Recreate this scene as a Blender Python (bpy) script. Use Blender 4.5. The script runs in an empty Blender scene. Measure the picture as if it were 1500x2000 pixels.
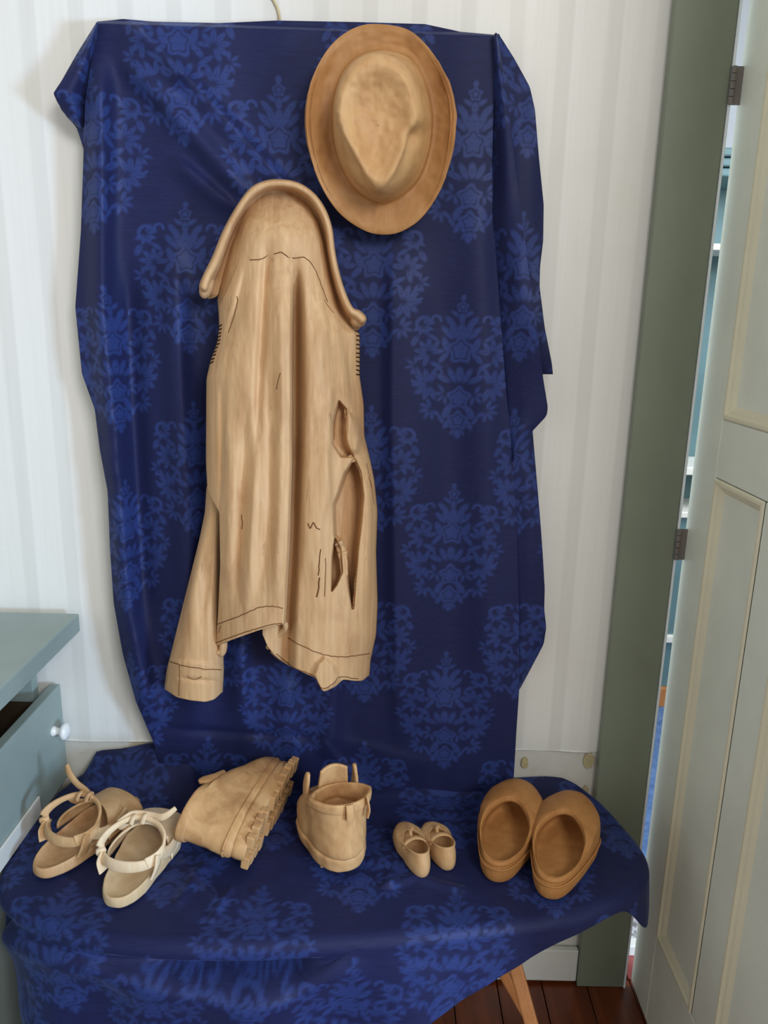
import bpy, math, random
import numpy as np

# ------------------------------------------------------------------ camera, world, lamps, exposure
SC = bpy.context.scene
COL = SC.collection
FPX = 1503.0                                   # focal length in pixels of the 1500x2000 frame
PITCH, ROLL = math.radians(14), math.radians(1.3)
CAM = np.array([0.0, -1.5, 1.5])
_f = np.array([0, math.cos(PITCH), -math.sin(PITCH)])
_r0 = np.array([1.0, 0, 0]); _u0 = np.array([0, math.sin(PITCH), math.cos(PITCH)])
_r = _r0 * math.cos(ROLL) + _u0 * math.sin(ROLL)
_u = _u0 * math.cos(ROLL) - _r0 * math.sin(ROLL)
cd = bpy.data.cameras.new('camera'); co = bpy.data.objects.new('camera', cd); COL.objects.link(co)
cd.sensor_fit = 'VERTICAL'; cd.sensor_height = 36.0; cd.lens = 36.0 * FPX / 2000.0
cd.clip_start = 0.02
from mathutils import Matrix, Vector
co.matrix_world = Matrix(((_r[0], _u[0], -_f[0], CAM[0]), (_r[1], _u[1], -_f[1], CAM[1]), (_r[2], _u[2], -_f[2], CAM[2]), (0, 0, 0, 1)))
SC.camera = co

SC.view_settings.view_transform = 'Standard'
SC.view_settings.look = 'None'
SC.view_settings.gamma = 1.0
SC.view_settings.use_curve_mapping = False
SC.view_settings.exposure = 0.26

w = bpy.data.worlds.new('world'); SC.world = w; w.use_nodes = True
w.node_tree.nodes['Background'].inputs[0].default_value = (1.0, 0.985, 0.955, 1)
w.node_tree.nodes['Background'].inputs[1].default_value = 0.48

def area(name, loc, target, sx, sy, power, col):
    l = bpy.data.lights.new(name, 'AREA'); l.shape = 'RECTANGLE'; l.size = sx; l.size_y = sy
    l.energy = power; l.color = col
    o = bpy.data.objects.new(name, l); COL.objects.link(o); o.location = loc
    o.rotation_euler = (Vector(target) - Vector(loc)).to_track_quat('-Z', 'Y').to_euler()
    return o
area('window_daylight', (1.25, -3.2, 2.6), (-0.2, 0, 1.4), 1.0, 1.0, 50, (0.98, 0.99, 1.0))
area('low_window_daylight', (2.25, -2.35, 1.15), (-0.6, 0, 0.8), 0.45, 0.5, 60, (0.46, 0.70, 1.0))
area('far_room_daylight', (1.9, 0.5, 2.2), (1.2, 1.6, 0.6), 0.8, 0.8, 26, (0.86, 0.94, 1.0))

# ------------------------------------------------------------------ helpers
def ray(x, y): return _f + _r * ((x - 750) / FPX) - _u * ((y - 1000) / FPX)
def at(x, y, Y):                                # point of the photograph at world depth Y
    d = ray(x, y); return CAM + d * ((Y - CAM[1]) / d[1])
def atz(x, y, Z):
    d = ray(x, y); return CAM + d * ((Z - CAM[2]) / d[2])
def atx(x, y, X):
    d = ray(x, y); return CAM + d * ((X - CAM[0]) / d[0])
def at_arr(X, Y, D):                            # vectorised at(); D world depth
    X = np.asarray(X, float); Y = np.asarray(Y, float)
    d = _f + _r * ((X - 750) / FPX)[..., None] - _u * ((Y - 1000) / FPX)[..., None]
    t = (D - CAM[1]) / d[..., 1]
    return CAM + d * t[..., None]

def link(o, parent=None):
    COL.objects.link(o)
    if parent is not None: o.parent = parent
    return o
def tag(o, label=None, cat=None, group=None, kind=None):
    if label: o['label'] = label
    if cat: o['category'] = cat
    if group: o['group'] = group
    if kind: o['kind'] = kind
    return o
def empty(name, loc=(0, 0, 0), label=None, cat=None, group=None):
    o = bpy.data.objects.new(name, None); o.location = loc; o.empty_display_size = 0.05
    link(o); return tag(o, label, cat, group)

def mk(name, verts, faces, mat, parent=None, smooth=True, solid=0, bevel=0, sub=0, offset=-1):
    """one mesh object; verts are in WORLD space, moved into the parent's frame"""
    v = np.asarray(verts, float).reshape(-1, 3)
    if parent is not None and parent.type == 'EMPTY': v = v - np.array(parent.location)
    elif parent is not None and parent.get('_o') is not None: v = v - np.array(parent['_o'])
    me = bpy.data.meshes.new(name)
    me.from_pydata(v.tolist(), [], [tuple(int(i) for i in f) for f in faces])
    me.materials.append(mat)
    if smooth: me.polygons.foreach_set('use_smooth', [True] * len(me.polygons))
    me.update()
    o = bpy.data.objects.new(name, me)
    if parent is not None and parent.type != 'EMPTY' and parent.parent is not None and parent.parent.type == 'EMPTY':
        me.transform(Matrix.Translation(-Vector(parent.parent.location)))
    link(o, parent)
    if bevel:
        b = o.modifiers.new('bevel', 'BEVEL'); b.width = bevel; b.segments = 2; b.limit_method = 'ANGLE'
    if solid:
        s = o.modifiers.new('solid', 'SOLIDIFY'); s.thickness = solid; s.offset = offset
    if sub:
        s = o.modifiers.new('sub', 'SUBSURF'); s.levels = sub; s.render_levels = sub
    return o

def grid_faces(nu, nv, close_u=False, flip=False):
    i = np.arange(nv - 1)[:, None]; nuu = nu if close_u else nu - 1
    j = np.arange(nuu)[None, :]; j2 = (j + 1) % nu
    a = i * nu + j; b = i * nu + j2; c = (i + 1) * nu + j2; d = (i + 1) * nu + j
    q = np.stack([a, b, c, d], -1).reshape(-1, 4)
    return q[:, ::-1] if flip else q

def mk_grid(name, P, mat, parent=None, flip=False, close_u=False, attr=None, solid=0, offset=-1, caps=False):
    """fast numpy grid mesh; P is (nv, nu, 3) world"""
    nv, nu = P.shape[:2]
    v = P.reshape(-1, 3).copy()
    if parent is not None: v -= np.array(parent.location)
    q = grid_faces(nu, nv, close_u, flip)
    me = bpy.data.meshes.new(name)
    me.vertices.add(len(v)); me.vertices.foreach_set('co', v.astype(np.float32).ravel())
    me.loops.add(q.size); me.loops.foreach_set('vertex_index', q.astype(np.int32).ravel())
    me.polygons.add(len(q)); me.polygons.foreach_set('loop_start', (np.arange(len(q)) * 4).astype(np.int32))
    me.polygons.foreach_set('use_smooth', np.ones(len(q), bool))
    me.materials.append(mat)
    if attr is not None:
        at_ = me.attributes.new('motif', 'FLOAT', 'POINT'); at_.data.foreach_set('value', attr.astype(np.float32).ravel())
    me.update(calc_edges=True); me.validate()
    o = bpy.data.objects.new(name, me); link(o, parent)
    if solid:
        s = o.modifiers.new('solid', 'SOLIDIFY'); s.thickness = solid; s.offset = offset
    return o

def box(name, lo, hi, mat, parent=None, bevel=0.002, smooth=False):
    (x0, y0, z0), (x1, y1, z1) = lo, hi
    v = [(x0, y0, z0), (x1, y0, z0), (x1, y1, z0), (x0, y1, z0), (x0, y0, z1), (x1, y0, z1), (x1, y1, z1), (x0, y1, z1)]
    f = [(0, 3, 2, 1), (4, 5, 6, 7), (0, 1, 5, 4), (1, 2, 6, 5), (2, 3, 7, 6), (3, 0, 4, 7)]
    return mk(name, v, f, mat, parent, smooth=False, bevel=bevel)

def catmull(pts, n, closed=False):
    p = np.asarray(pts, float); m = len(p)
    if closed: k = np.arange(n) * m / n
    else: k = np.linspace(0, m - 1, n)
    i = np.floor(k).astype(int)
    if not closed: i = np.minimum(i, m - 2)
    t = (k - i)[:, None]
    g = (lambda j: p[j % m]) if closed else (lambda j: p[np.clip(j, 0, m - 1)])
    a, b, c, d = g(i - 1), g(i), g(i + 1), g(i + 2)
    return 0.5 * (2 * b + (c - a) * t + (2 * a - 5 * b + 4 * c - d) * t ** 2 + (3 * b - a - 3 * c + d) * t ** 3)

def tube_pts(path, rad, nseg=8):
    p = np.asarray(path, float); n = len(p)
    rad = np.broadcast_to(np.asarray(rad, float), (n,))
    T = np.gradient(p, axis=0); T /= np.linalg.norm(T, axis=1)[:, None] + 1e-12
    ref = np.array([0.3, 0.2, 1.0]) if abs(T[0][2]) < 0.9 else np.array([1.0, 0.1, 0])
    V = []
    for i in range(n):
        s = np.cross(T[i], ref); s /= np.linalg.norm(s); ref = np.cross(s, T[i])
        a = np.arange(nseg) * 2 * math.pi / nseg
        V.append(p[i] + rad[i] * (np.cos(a)[:, None] * s + np.sin(a)[:, None] * ref))
    V = np.array(V)
    F = [tuple(q) for q in grid_faces(nseg, n, True)]
    F += [tuple(range(nseg))[::-1], tuple((n - 1) * nseg + k for k in range(nseg))]
    return V.reshape(-1, 3), F
def tube(name, path, rad, mat, parent=None, nseg=8):
    v, f = tube_pts(path, rad, nseg); return mk(name, v, f, mat, parent)

def lathe(name, prof, origin, axis, mat, parent=None, n=28):
    """prof = [(radius, height along axis)]"""
    ax = np.array(axis, float); ax /= np.linalg.norm(ax)
    s = np.cross(ax, [0, 0, 1.0]) if abs(ax[2]) < 0.9 else np.array([1.0, 0, 0]); s /= np.linalg.norm(s); t = np.cross(ax, s)
    a = np.arange(n) * 2 * math.pi / n
    V = np.array([np.array(origin) + ax * h + r * (np.cos(a)[:, None] * s + np.sin(a)[:, None] * t) for r, h in prof])
    F = [tuple(q) for q in grid_faces(n, len(prof), True)]
    F += [tuple(range(n))[::-1], tuple((len(prof) - 1) * n + k for k in range(n))]
    return mk(name, V.reshape(-1, 3), F, mat, parent)

def interp_s(y, pts, d=10):
    p = np.array(sorted((b, a) for a, b in pts), float)       # pts = (x, y): returns x of y, box-smoothed
    y = np.asarray(y, float)
    return np.mean([np.interp(y + o, p[:, 0], p[:, 1]) for o in np.linspace(-d, d, 7)], axis=0)
def sst(a, b, x):
    t = np.clip((x - a) / (b - a), 0, 1); return t * t * (3 - 2 * t)
def vnoise(x, y, seed=0):
    """smooth value noise, numpy"""
    rs = np.random.RandomState(seed); tab = rs.rand(64, 64)
    xi = np.floor(x).astype(int); yi = np.floor(y).astype(int); fx = x - xi; fy = y - yi
    fx = fx * fx * (3 - 2 * fx); fy = fy * fy * (3 - 2 * fy)
    g = lambda a, b: tab[a % 64, b % 64]
    return (g(xi, yi) * (1 - fx) + g(xi + 1, yi) * fx) * (1 - fy) + (g(xi, yi + 1) * (1 - fx) + g(xi + 1, yi + 1) * fx) * fy - 0.5

def srgb(r, g, b):
    f = lambda c: (c / 255 / 12.92) if c <= 10 else ((c / 255 + 0.055) / 1.055) ** 2.4
    return (f(r), f(g), f(b), 1)

# ------------------------------------------------------------------ materials
def new_mat(name, rough=0.6, spec=0.4):
    m = bpy.data.materials.new(name); m.use_nodes = True
    b = m.node_tree.nodes['Principled BSDF']; b.inputs['Roughness'].default_value = rough
    b.inputs['Specular IOR Level'].default_value = spec
    return m, m.node_tree, b
def N(nt, typ, **kw):
    n = nt.nodes.new(typ)
    for k, v in kw.items(): setattr(n, k, v)
    return n
def ramp(nt, src, stops):
    r = N(nt, 'ShaderNodeValToRGB'); cr = r.color_ramp
    while len(cr.elements) < len(stops): cr.elements.new(0.5)
    for e, (p, c) in zip(cr.elements, stops): e.position = p; e.color = c
    nt.links.new(src, r.inputs[0]); return r.outputs[0]
def noise(nt, scale, vec=None, detail=4, rough=0.55, dist=0.0):
    n = N(nt, 'ShaderNodeTexNoise'); n.inputs['Scale'].default_value = scale; n.inputs['Detail'].default_value = detail
    n.inputs['Roughness'].default_value = rough; n.inputs['Distortion'].default_value = dist
    if vec is not None: nt.links.new(vec, n.inputs['Vector'])
    return n.outputs['Fac']
def coords(nt, scale=(1, 1, 1), rot=(0, 0, 0), kind='Object'):
    t = N(nt, 'ShaderNodeTexCoord'); m = N(nt, 'ShaderNodeMapping')
    m.inputs['Scale'].default_value = scale; m.inputs['Rotation'].default_value = rot
    nt.links.new(t.outputs[kind], m.inputs['Vector']); return m.outputs[0]
def mix(nt, fac, a, b, mode='MIX'):
    m = N(nt, 'ShaderNodeMix', data_type='RGBA', blend_type=mode)
    for s, v in ((0, fac), (6, a), (7, b)):
        if hasattr(v, 'links') or hasattr(v, 'is_linked'): nt.links.new(v, m.inputs[s])
        else: m.inputs[s].default_value = v
    return m.outputs[2]
def bump(nt, b, h, strength=0.2, dist=0.002):
    n = N(nt, 'ShaderNodeBump'); n.inputs['Strength'].default_value = strength; n.inputs['Distance'].default_value = dist
    nt.links.new(h, n.inputs['Height']); nt.links.new(n.outputs[0], b.inputs['Normal'])

def wood(name, light, mid, dark, grain=(60, 60, 5), rot=(0, 0, 0), spots=0.5, rough=0.55, blot=9, spec=0.3):
    """carved bare wood: streaked grain, broad stained blotches, a few dark flecks"""
    m, nt, b = new_mat(name, rough, spec)
    c = coords(nt, grain, rot); g = noise(nt, 1.0, c, 6, 0.6, 0.8)
    base = ramp(nt, g, [(0.30, mid), (0.62, light)])
    c2 = coords(nt, (1, 1, 0.45), rot); bl = noise(nt, blot, c2, 5, 0.6, 0.5)
    base = mix(nt, ramp(nt, bl, [(0.50, (0, 0, 0, 1)), (0.72, (0.55, 0.55, 0.55, 1))]), base, dark)
    c3 = coords(nt, (1, 1, 0.3), rot); fl = noise(nt, 46, c3, 3, 0.7, 1.4)
    base = mix(nt, ramp(nt, fl, [(0.66, (0, 0, 0, 1)), (0.76, (spots, spots, spots, 1))]), base, tuple(x * 0.42 for x in dark[:3]) + (1,))
    nt.links.new(base, b.inputs['Base Color'])
    bump(nt, b, noise(nt, 60, c2, 6, 0.6), 0.25, 0.002)
    return m
def paint(name, col, var=0.06, rough=0.5, spec=0.4, scale=6, bumpy=0.1):
    m, nt, b = new_mat(name, rough, spec)
    c = coords(nt); n = noise(nt, scale, c, 5, 0.6)
    d = tuple(x * (1 - var * 2) for x in col[:3]) + (1,); l = tuple(min(1, x * (1 + var)) for x in col[:3]) + (1,)
    nt.links.new(ramp(nt, n, [(0.35, d), (0.65, l)]), b.inputs['Base Color'])
    if bumpy: bump(nt, b, noise(nt, 90, c, 3), bumpy, 0.001)
    return m

M_HAT = wood('hat_wood', srgb(184, 136, 86), srgb(164, 116, 68), srgb(134, 88, 48), grain=(22, 22, 9), blot=16, spots=0.35)
M_CROWN = wood('hat_crown_wood', srgb(204, 162, 112), srgb(186, 140, 92), srgb(158, 106, 62), grain=(24, 24, 9), blot=18, spots=0.4)
M_JACKET = wood('jacket_wood', srgb(206, 168, 124), srgb(188, 146, 102), srgb(156, 108, 72), grain=(85, 85, 5), blot=11, spots=0.5)
M_CLOG = wood('clog_wood', srgb(176, 124, 72), srgb(158, 108, 58), srgb(132, 86, 46), grain=(40, 40, 12), spots=0.1, rough=0.6)
M_BOOT = wood('boot_wood', srgb(206, 164, 114), srgb(184, 138, 92), srgb(148, 100, 62), grain=(30, 30, 14), blot=20, spots=0.45)
M_SAND = wood('sandal_wood', srgb(206, 166, 122), srgb(190, 146, 100), srgb(164, 116, 76), grain=(40, 40, 14), spots=0.25)
M_SAND2 = wood('pale_sandal_wood', srgb(214, 188, 150), srgb(202, 172, 130), srgb(176, 138, 98), grain=(40, 40, 14), spots=0.2)
M_STRAP = wood('strap_wood', srgb(214, 176, 130), srgb(200, 160, 112), srgb(178, 132, 88), grain=(60, 60, 20), spots=0.2)
M_STRAP2 = wood('pale_strap_wood', srgb(232, 210, 178), srgb(224, 196, 156), srgb(204, 168, 124), grain=(60, 60, 20), spots=0.15)
M_BABY = wood('small_shoe_wood', srgb(206, 168, 122), srgb(188, 146, 100), srgb(158, 112, 72), grain=(60, 60, 16), spots=0.3, blot=24)
M_LEG = wood('table_leg_wood', srgb(190, 130, 80), srgb(172, 112, 64), srgb(140, 88, 48), grain=(60, 60, 5), spots=0.1, rough=0.45)
M_BURN = paint('burnt_line', srgb(70, 42, 22), 0.1, 0.8, 0.1)
M_BURNSOFT = paint('scorched_line', srgb(112, 72, 40), 0.1, 0.8, 0.1)
M_TEAL = paint('sage_teal_paint', srgb(148, 164, 160), 0.04, 0.42, 0.4)
M_DARKIN = paint('dark_drawer_inside', srgb(58, 46, 34), 0.1, 0.8, 0.1)
M_OLIVE = paint('olive_green_paint', srgb(132, 140, 122), 0.04, 0.38, 0.35, 4)
M_WHITE = paint('white_paint', srgb(225, 225, 218), 0.03, 0.45, 0.4)
M_PORC = paint('white_porcelain', srgb(244, 244, 242), 0.0, 0.15, 0.6, bumpy=0)
M_DOOR = paint('cream_door_paint', srgb(238, 242, 226), 0.035, 0.4, 0.4, 5)
M_DOORM = paint('cream_moulding_paint', srgb(236, 230, 200), 0.03, 0.4, 0.4, 5)
M_HINGE = paint('painted_steel', srgb(126, 118, 112), 0.08, 0.4, 0.6)
M_CORD = paint('beige_cord', srgb(206, 190, 150), 0.08, 0.7, 0.2, 60)

def wall_mat():
    m, nt, b = new_mat('striped_wallpaper', 0.5, 0.25)
    t = N(nt, 'ShaderNodeTexCoord'); sx = N(nt, 'ShaderNodeSeparateXYZ'); nt.links.new(t.outputs['Object'], sx.inputs[0])
    mm = N(nt, 'ShaderNodeMath', operation='MULTIPLY'); mm.inputs[1].default_value = 1 / 0.085; nt.links.new(sx.outputs[0], mm.inputs[0])
    fr = N(nt, 'ShaderNodeMath', operation='FRACT'); nt.links.new(mm.outputs[0], fr.inputs[0])
    s = ramp(nt, fr.outputs[0], [(0.0, srgb(231, 229, 222)), (0.30, srgb(231, 229, 222)), (0.36, srgb(223, 221, 214)), (0.62, srgb(223, 221, 214)), (0.68, srgb(233, 231, 225)), (1.0, srgb(231, 229, 222))])
    c = coords(nt, (120, 120, 4)); s = mix(nt, ramp(nt, noise(nt, 1, c, 3), [(0.4, (0, 0, 0, 1)), (0.75, (0.12,) * 3 + (1,))]), s, srgb(200, 196, 186))
    st = noise(nt, 3.2, coords(nt), 4)
    s = mix(nt, ramp(nt, st, [(0.55, (0, 0, 0, 1)), (0.8, (0.25,) * 3 + (1,))]), s, srgb(214, 204, 186))
    nt.links.new(s, b.inputs['Base Color']); return m
M_WALL = wall_mat()
def lower_wall_mat():
    m, nt, b = new_mat('flaking_lower_plaster', 0.6, 0.25)
    n = noise(nt, 7, coords(nt), 6, 0.6, 0.6)
    s = ramp(nt, n, [(0.36, srgb(196, 184, 156)), (0.44, srgb(214, 212, 202)), (0.7, srgb(222, 221, 212))])
    nt.links.new(s, b.inputs['Base Color']); bump(nt, b, n, 0.3, 0.003); return m
M_LOW = lower_wall_mat()
def floor_mat():
    m, nt, b = new_mat('polished_red_floorboard', 0.25, 0.5)
    oi = N(nt, 'ShaderNodeObjectInfo')
    c = coords(nt, (40, 3, 40)); n = noise(nt, 1, c, 5, 0.6, 0.6)
    s = ramp(nt, n, [(0.3, srgb(88, 40, 18)), (0.7, srgb(118, 56, 26))])
    h = N(nt, 'ShaderNodeHueSaturation'); nt.links.new(s, h.inputs['Color'])
    v = N(nt, 'ShaderNodeMapRange'); v.inputs[3].default_value = 0.8; v.inputs[4].default_value = 1.2
    nt.links.new(oi.outputs['Random'], v.inputs[0]); nt.links.new(v.outputs[0], h.inputs['Value'])
    nt.links.new(h.outputs[0], b.inputs['Base Color']); return m
M_FLOOR = floor_mat()
def cloth_mat():
    m, nt, b = new_mat('blue_damask', 0.6, 0.22)
    a = N(nt, 'ShaderNodeAttribute', attribute_name='motif')
    n = noise(nt, 260, coords(nt, (0.12, 1, 1)), 3, 0.7)
    ground = ramp(nt, n, [(0.3, srgb(24, 28, 65)), (0.7, srgb(29, 35, 76))])
    fig = ramp(nt, n, [(0.3, srgb(37, 52, 103)), (0.7, srgb(43, 58, 114))])
    nt.links.new(mix(nt, a.outputs['Fac'], ground, fig), b.inputs['Base Color'])
    rr = N(nt, 'ShaderNodeMapRange'); rr.inputs[3].default_value = 0.62; rr.inputs[4].default_value = 0.52
    nt.links.new(a.outputs['Fac'], rr.inputs[0]); nt.links.new(rr.outputs[0], b.inputs['Roughness'])
    b.inputs['Sheen Weight'].default_value = 0.12; b.inputs['Sheen Roughness'].default_value = 0.4
    b.inputs['Sheen Tint'].default_value = (0.4, 0.5, 1, 1)
    bump(nt, b, n, 0.08, 0.001); return m
M_CLOTH = cloth_mat()
def carpet_mat():
    m, nt, b = new_mat('blue_carpet', 0.9, 0.1)
    n = noise(nt, 30, coords(nt), 5, 0.7)
    nt.links.new(ramp(nt, n, [(0.3, srgb(66, 92, 138)), (0.7, srgb(106, 134, 176))]), b.inputs['Base Color']); return m
M_CARPET = carpet_mat()
def speckle_mat():
    m, nt, b = new_mat('speckled_stone', 0.6, 0.3)
    n = noise(nt, 60, coords(nt), 4, 0.7)
    nt.links.new(ramp(nt, n, [(0.4, srgb(120, 116, 116)), (0.6, srgb(206, 206, 210))]), b.inputs['Base Color']); return m
M_SPECK = speckle_mat()
M_FARTEAL = paint('slate_teal_paint', srgb(92, 122, 128), 0.05, 0.5, 0.3)
M_FARWALL = paint('pale_blue_wall', srgb(180, 186, 194), 0.02, 0.6, 0.2)
M_RED = paint('pink_floor_reflection', srgb(150, 70, 66), 0.06, 0.25, 0.5, 20)
M_TOP = wood('dark_table_wood', srgb(128, 96, 60), srgb(100, 72, 44), srgb(70, 48, 30), grain=(10, 60, 60), spots=0.1, rough=0.35)

# ------------------------------------------------------------------ room
ZT = 0.52                                        # height of the draped table
DZ = float(at(1010, 1465, 0.0)[2])
wb = box('wall_back', (-1.6, 0, DZ), (0.50, 0.1, 2.6), M_WALL, bevel=0); wb['kind'] = 'structure'
box('lower_plaster', (-1.6, 0.004, 0.0), (0.50, 0.1, DZ), M_LOW, wb, bevel=0)
tube('paper_edge', [(-1.6, 0.003, DZ)] + [(x, 0.001 + 0.001 * math.sin(x * 40), DZ + 0.002 * math.sin(x * 23)) for x in np.linspace(-1.55, 0.46, 60)], 0.0022, M_WALL, wb, 6)
bb = box('baseboard_back', (-1.6, -0.016, 0.008), (0.474, 0.0, 0.094), M_WHITE, bevel=0.003); bb['kind'] = 'structure'
wl = box('wall_left', (-1.7, -4.0, 0.0), (-1.6, 0.1, 2.6), M_WALL, bevel=0); wl['kind'] = 'structure'
# patch of flaked paint beside the casing and a few smaller ones
def flake(px, py, rx, rz, seed):
    c = at(px, py, 0.0); rs = np.random.RandomState(seed); n = 18; a = np.arange(n) * 2 * math.pi / n
    rr = 1 + 0.3 * (rs.rand(n) - 0.5)
    rim = np.stack([c[0] + rx * rr * np.cos(a), np.full(n, -0.0005), c[2] + rz * rr * np.sin(a)], 1)
    bk = rim.copy(); bk[:, 1] = 0.003
    V = np.vstack([rim, bk]); F = [tuple(range(n))[::-1]] + [(i, (i + 1) % n, n + (i + 1) % n, n + i) for i in range(n)]
    mk('flaked_patch', V, F, M_OLD, wb, smooth=False)
M_OLD = paint('old_ochre_plaster', srgb(196, 182, 140), 0.08, 0.8, 0.1, 40)
flake(1150, 1485, 0.012, 0.02, 1); flake(1025, 1490, 0.008, 0.014, 2); flake(1143, 1545, 0.007, 0.012, 3); flake(200, 1488, 0.018, 0.008, 4)

fl = box('floor', (-1.6, -4.0, -0.06), (2.6, 0.12, -0.014), M_DARKIN, bevel=0); fl['kind'] = 'structure'
x = -1.6; k = 0; plank0 = None
while x < 2.5:
    if plank0 is None:
        plank0 = box('plank', (-1.6, -4.0, -0.014), (-1.6 + 0.103, 0.0, 0.0), M_FLOOR, fl, bevel=0.002); o = plank0
    else:
        o = plank0.copy(); COL.objects.link(o); o.location.x = k * 0.105
    k += 1; x += 0.105

# door casing (olive) with its edge coloured pale as if lit, and the far side of the doorway
XC0, XC1 = 0.475, 0.583
cs = box('trim_1', (XC0, -0.022, 0.0), (XC1, 0.0, 2.35), M_OLIVE, bevel=0.003); cs['kind'] = 'structure'
box('jamb', (XC1 - 0.07, 0.0, 0.0), (XC1 - 0.001, 0.1, 2.35), M_OLIVE, cs, bevel=0.002)
M_EDGE = paint('lit_jamb_edge_tone', srgb(240, 248, 250), 0.02, 0.35, 0.4)  # near-white colour stands in for far-room light on the jamb edge
box('jamb_edge_light', (XC1 + 0.0003, -0.0235, 0.0), (XC1 + 0.0050, 0.1, 2.35), M_EDGE, cs, bevel=0.001)
cs2 = box('trim_2', (1.37, -0.022, 0.0), (1.48, 0.0, 2.35), M_OLIVE, bevel=0.003); cs2['kind'] = 'structure'
wr = box('wall_right', (1.40, 0.0, 0.0), (2.6, 0.1, 2.6), M_WALL, bevel=0); wr['kind'] = 'structure'

# the room beyond, seen through the crack
ff = box('floor_far', (0.45, 0.12, -0.05), (3.2, 3.0, 0.0), M_CARPET, bevel=0); ff['kind'] = 'structure'
fw = box('wall_far', (0.3, 1.95, 0.0), (3.2, 2.05, 2.9), M_FARWALL, bevel=0); fw['kind'] = 'structure'
th = empty('door_sill', (1.0, 0.05, 0.0), 'pale speckled stone sill in the doorway behind the open door', 'sill')
box('slab', (XC1 + 0.02, 0.10, 0.0), (1.37, 0.30, 0.03), M_SPECK, th, bevel=0.003)
box('nosing', (XC1 + 0.02, 0.07, 0.0), (1.37, 0.10, 0.03), M_WHITE, th, bevel=0.003)
box('reflection_strip', (XC1 + 0.02, 0.0, -0.01), (1.37, 0.07, 0.004), M_RED, th, bevel=0.001)  # red colour stands in for the pink reflection on the floor

YS = 1.35
su = empty('shelf_unit', (1.5, YS, 0.0), 'slate teal shelf unit with white shelf edges seen through the door crack', 'shelf unit')
zt = lambda py: float(at(1340, py, YS)[2])
sx0, sx1 = 0.85, 2.3
ztop = float(at(1415, 345, YS)[2]); zplinth = float(at(1290, 1345, YS)[2])
box('back_panel', (sx0, YS + 0.25, zplinth), (sx1, YS + 0.27, ztop), M_FARTEAL, su)
box('side_panel', (sx0, YS, 0.0), (sx0 + 0.025, YS + 0.25, ztop), M_FARTEAL, su)
box('side_panel', (sx1 - 0.025, YS, 0.0), (sx1, YS + 0.25, ztop), M_FARTEAL, su)
for i in range(3):
    box('cornice', (sx0 - 0.012 * (3 - i), YS - 0.012 * (3 - i), ztop - 0.001 + 0.03 * (2 - i)), (sx1, YS + 0.27, ztop + 0.03 * (3 - i) - 0.004), M_FARTEAL, su, bevel=0.006)
for pa, pb in ((475, 488), (912, 928), (1000, 1012), (1243, 1257)):
    zb, za = [float(at(1390 if p < 600 else 1320, p, YS)[2]) for p in (pb, pa)]
    s_ = box('shelf', (sx0 + 0.025, YS + 0.002, zb), (sx1 - 0.025, YS + 0.25, za), M_WHITE, su, bevel=0.004)
box('door_panel', (sx0 + 0.025, YS + 0.02, zplinth), (sx1 - 0.025, YS + 0.045, float(at(1320, 1012, YS)[2])), M_FARTEAL, su)
box('plinth', (sx0, YS, 0.0), (sx1, YS + 0.25, zplinth), M_LEG, su)

# the open cream door, perpendicular to the wall, hinged at the casing
DX = 0.603; DT = 0.036; DTOP = 2.32; DLEN = 0.78; DY0 = -0.012
d1 = box('door_1', (DX + 0.010, DY0 - DLEN + 0.005, 0.017), (DX + DT - 0.010, DY0 - 0.005, DTOP - 0.005), M_DOOR, bevel=0.0); d1['kind'] = 'structure'
def dpart(name, y0, y1, z0, z1, x0=DX, x1=DX + DT, mat=M_DOOR, bev=0.003):
    return box(name, (x0, min(y0, y1), z0), (x1, max(y0, y1), z1), mat, d1, bevel=bev)
ya, yb = DY0 - 0.108, DY0 - 0.30; yc, yd = DY0 - 0.385, DY0 - 0.675
zl0, zl1 = 0.235, float(atx(1391, 930, DX)[2]); zu0 = float(atx(1408, 818, DX)[2]); zu1 = 2.15
dpart('stile', DY0, ya, 0.012, DTOP); dpart('stile', DY0 - 0.673, DY0 - DLEN, 0.012, DTOP)
dpart('mullion', yb, yc, zl0, zl1); dpart('mullion', yb, yc, zu0, zu1)
dpart('rail', ya, yd, 0.012, zl0); dpart('rail', ya, yd, zl1, zu0); dpart('rail', ya, yd, zu1, DTOP)
def moulding(y0, y1, z0, z1):                    # mitred frame of two stepped beads round a panel
    prof = [(0.0, 0.0), (0.0035, -0.003), (0.009, -0.003), (0.012, 0.002), (0.017, 0.004), (0.024, 0.010)]
    V = []
    for d, h in prof:
        for yy, zz in ((y0 - d, z0 + d), (y1 + d, z0 + d), (y1 + d, z1 - d), (y0 - d, z1 - d)): V.append((DX + h, yy, zz))
    F = [tuple(q) for q in grid_faces(4, len(prof), True)]
    mk('panel_moulding', V, F, M_DOORM, d1, smooth=False)
for (p0, p1) in ((ya, yb), (yc, yd)):
    moulding(p0, p1, zl0, zl1); moulding(p0, p1, zu0, zu1)
def hinge(pa, pb, px):
    z1 = float(at(px, pa, -0.022)[2]); z0 = float(at(px - 12, pb, -0.022)[2])
    h = box('hinge', (XC1 + 0.0045, -0.0255, z0), (DX + 0.02, -0.0235, z1), M_HINGE, d1, bevel=0.0005)
    n = 5
    for i in range(n):
        a = z0 + (z1 - z0) * i / n + 0.0006; b = z0 + (z1 - z0) * (i + 1) / n - 0.0006
        v, f = tube_pts([(XC1 + 0.003, -0.026, a), (XC1 + 0.003, -0.026, b)], 0.0045, 10)
        o = mk('knuckle', v, f, M_HINGE, h, smooth=False)
hinge(130, 206, 1437); hinge(1032, 1092, 1318)

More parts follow.
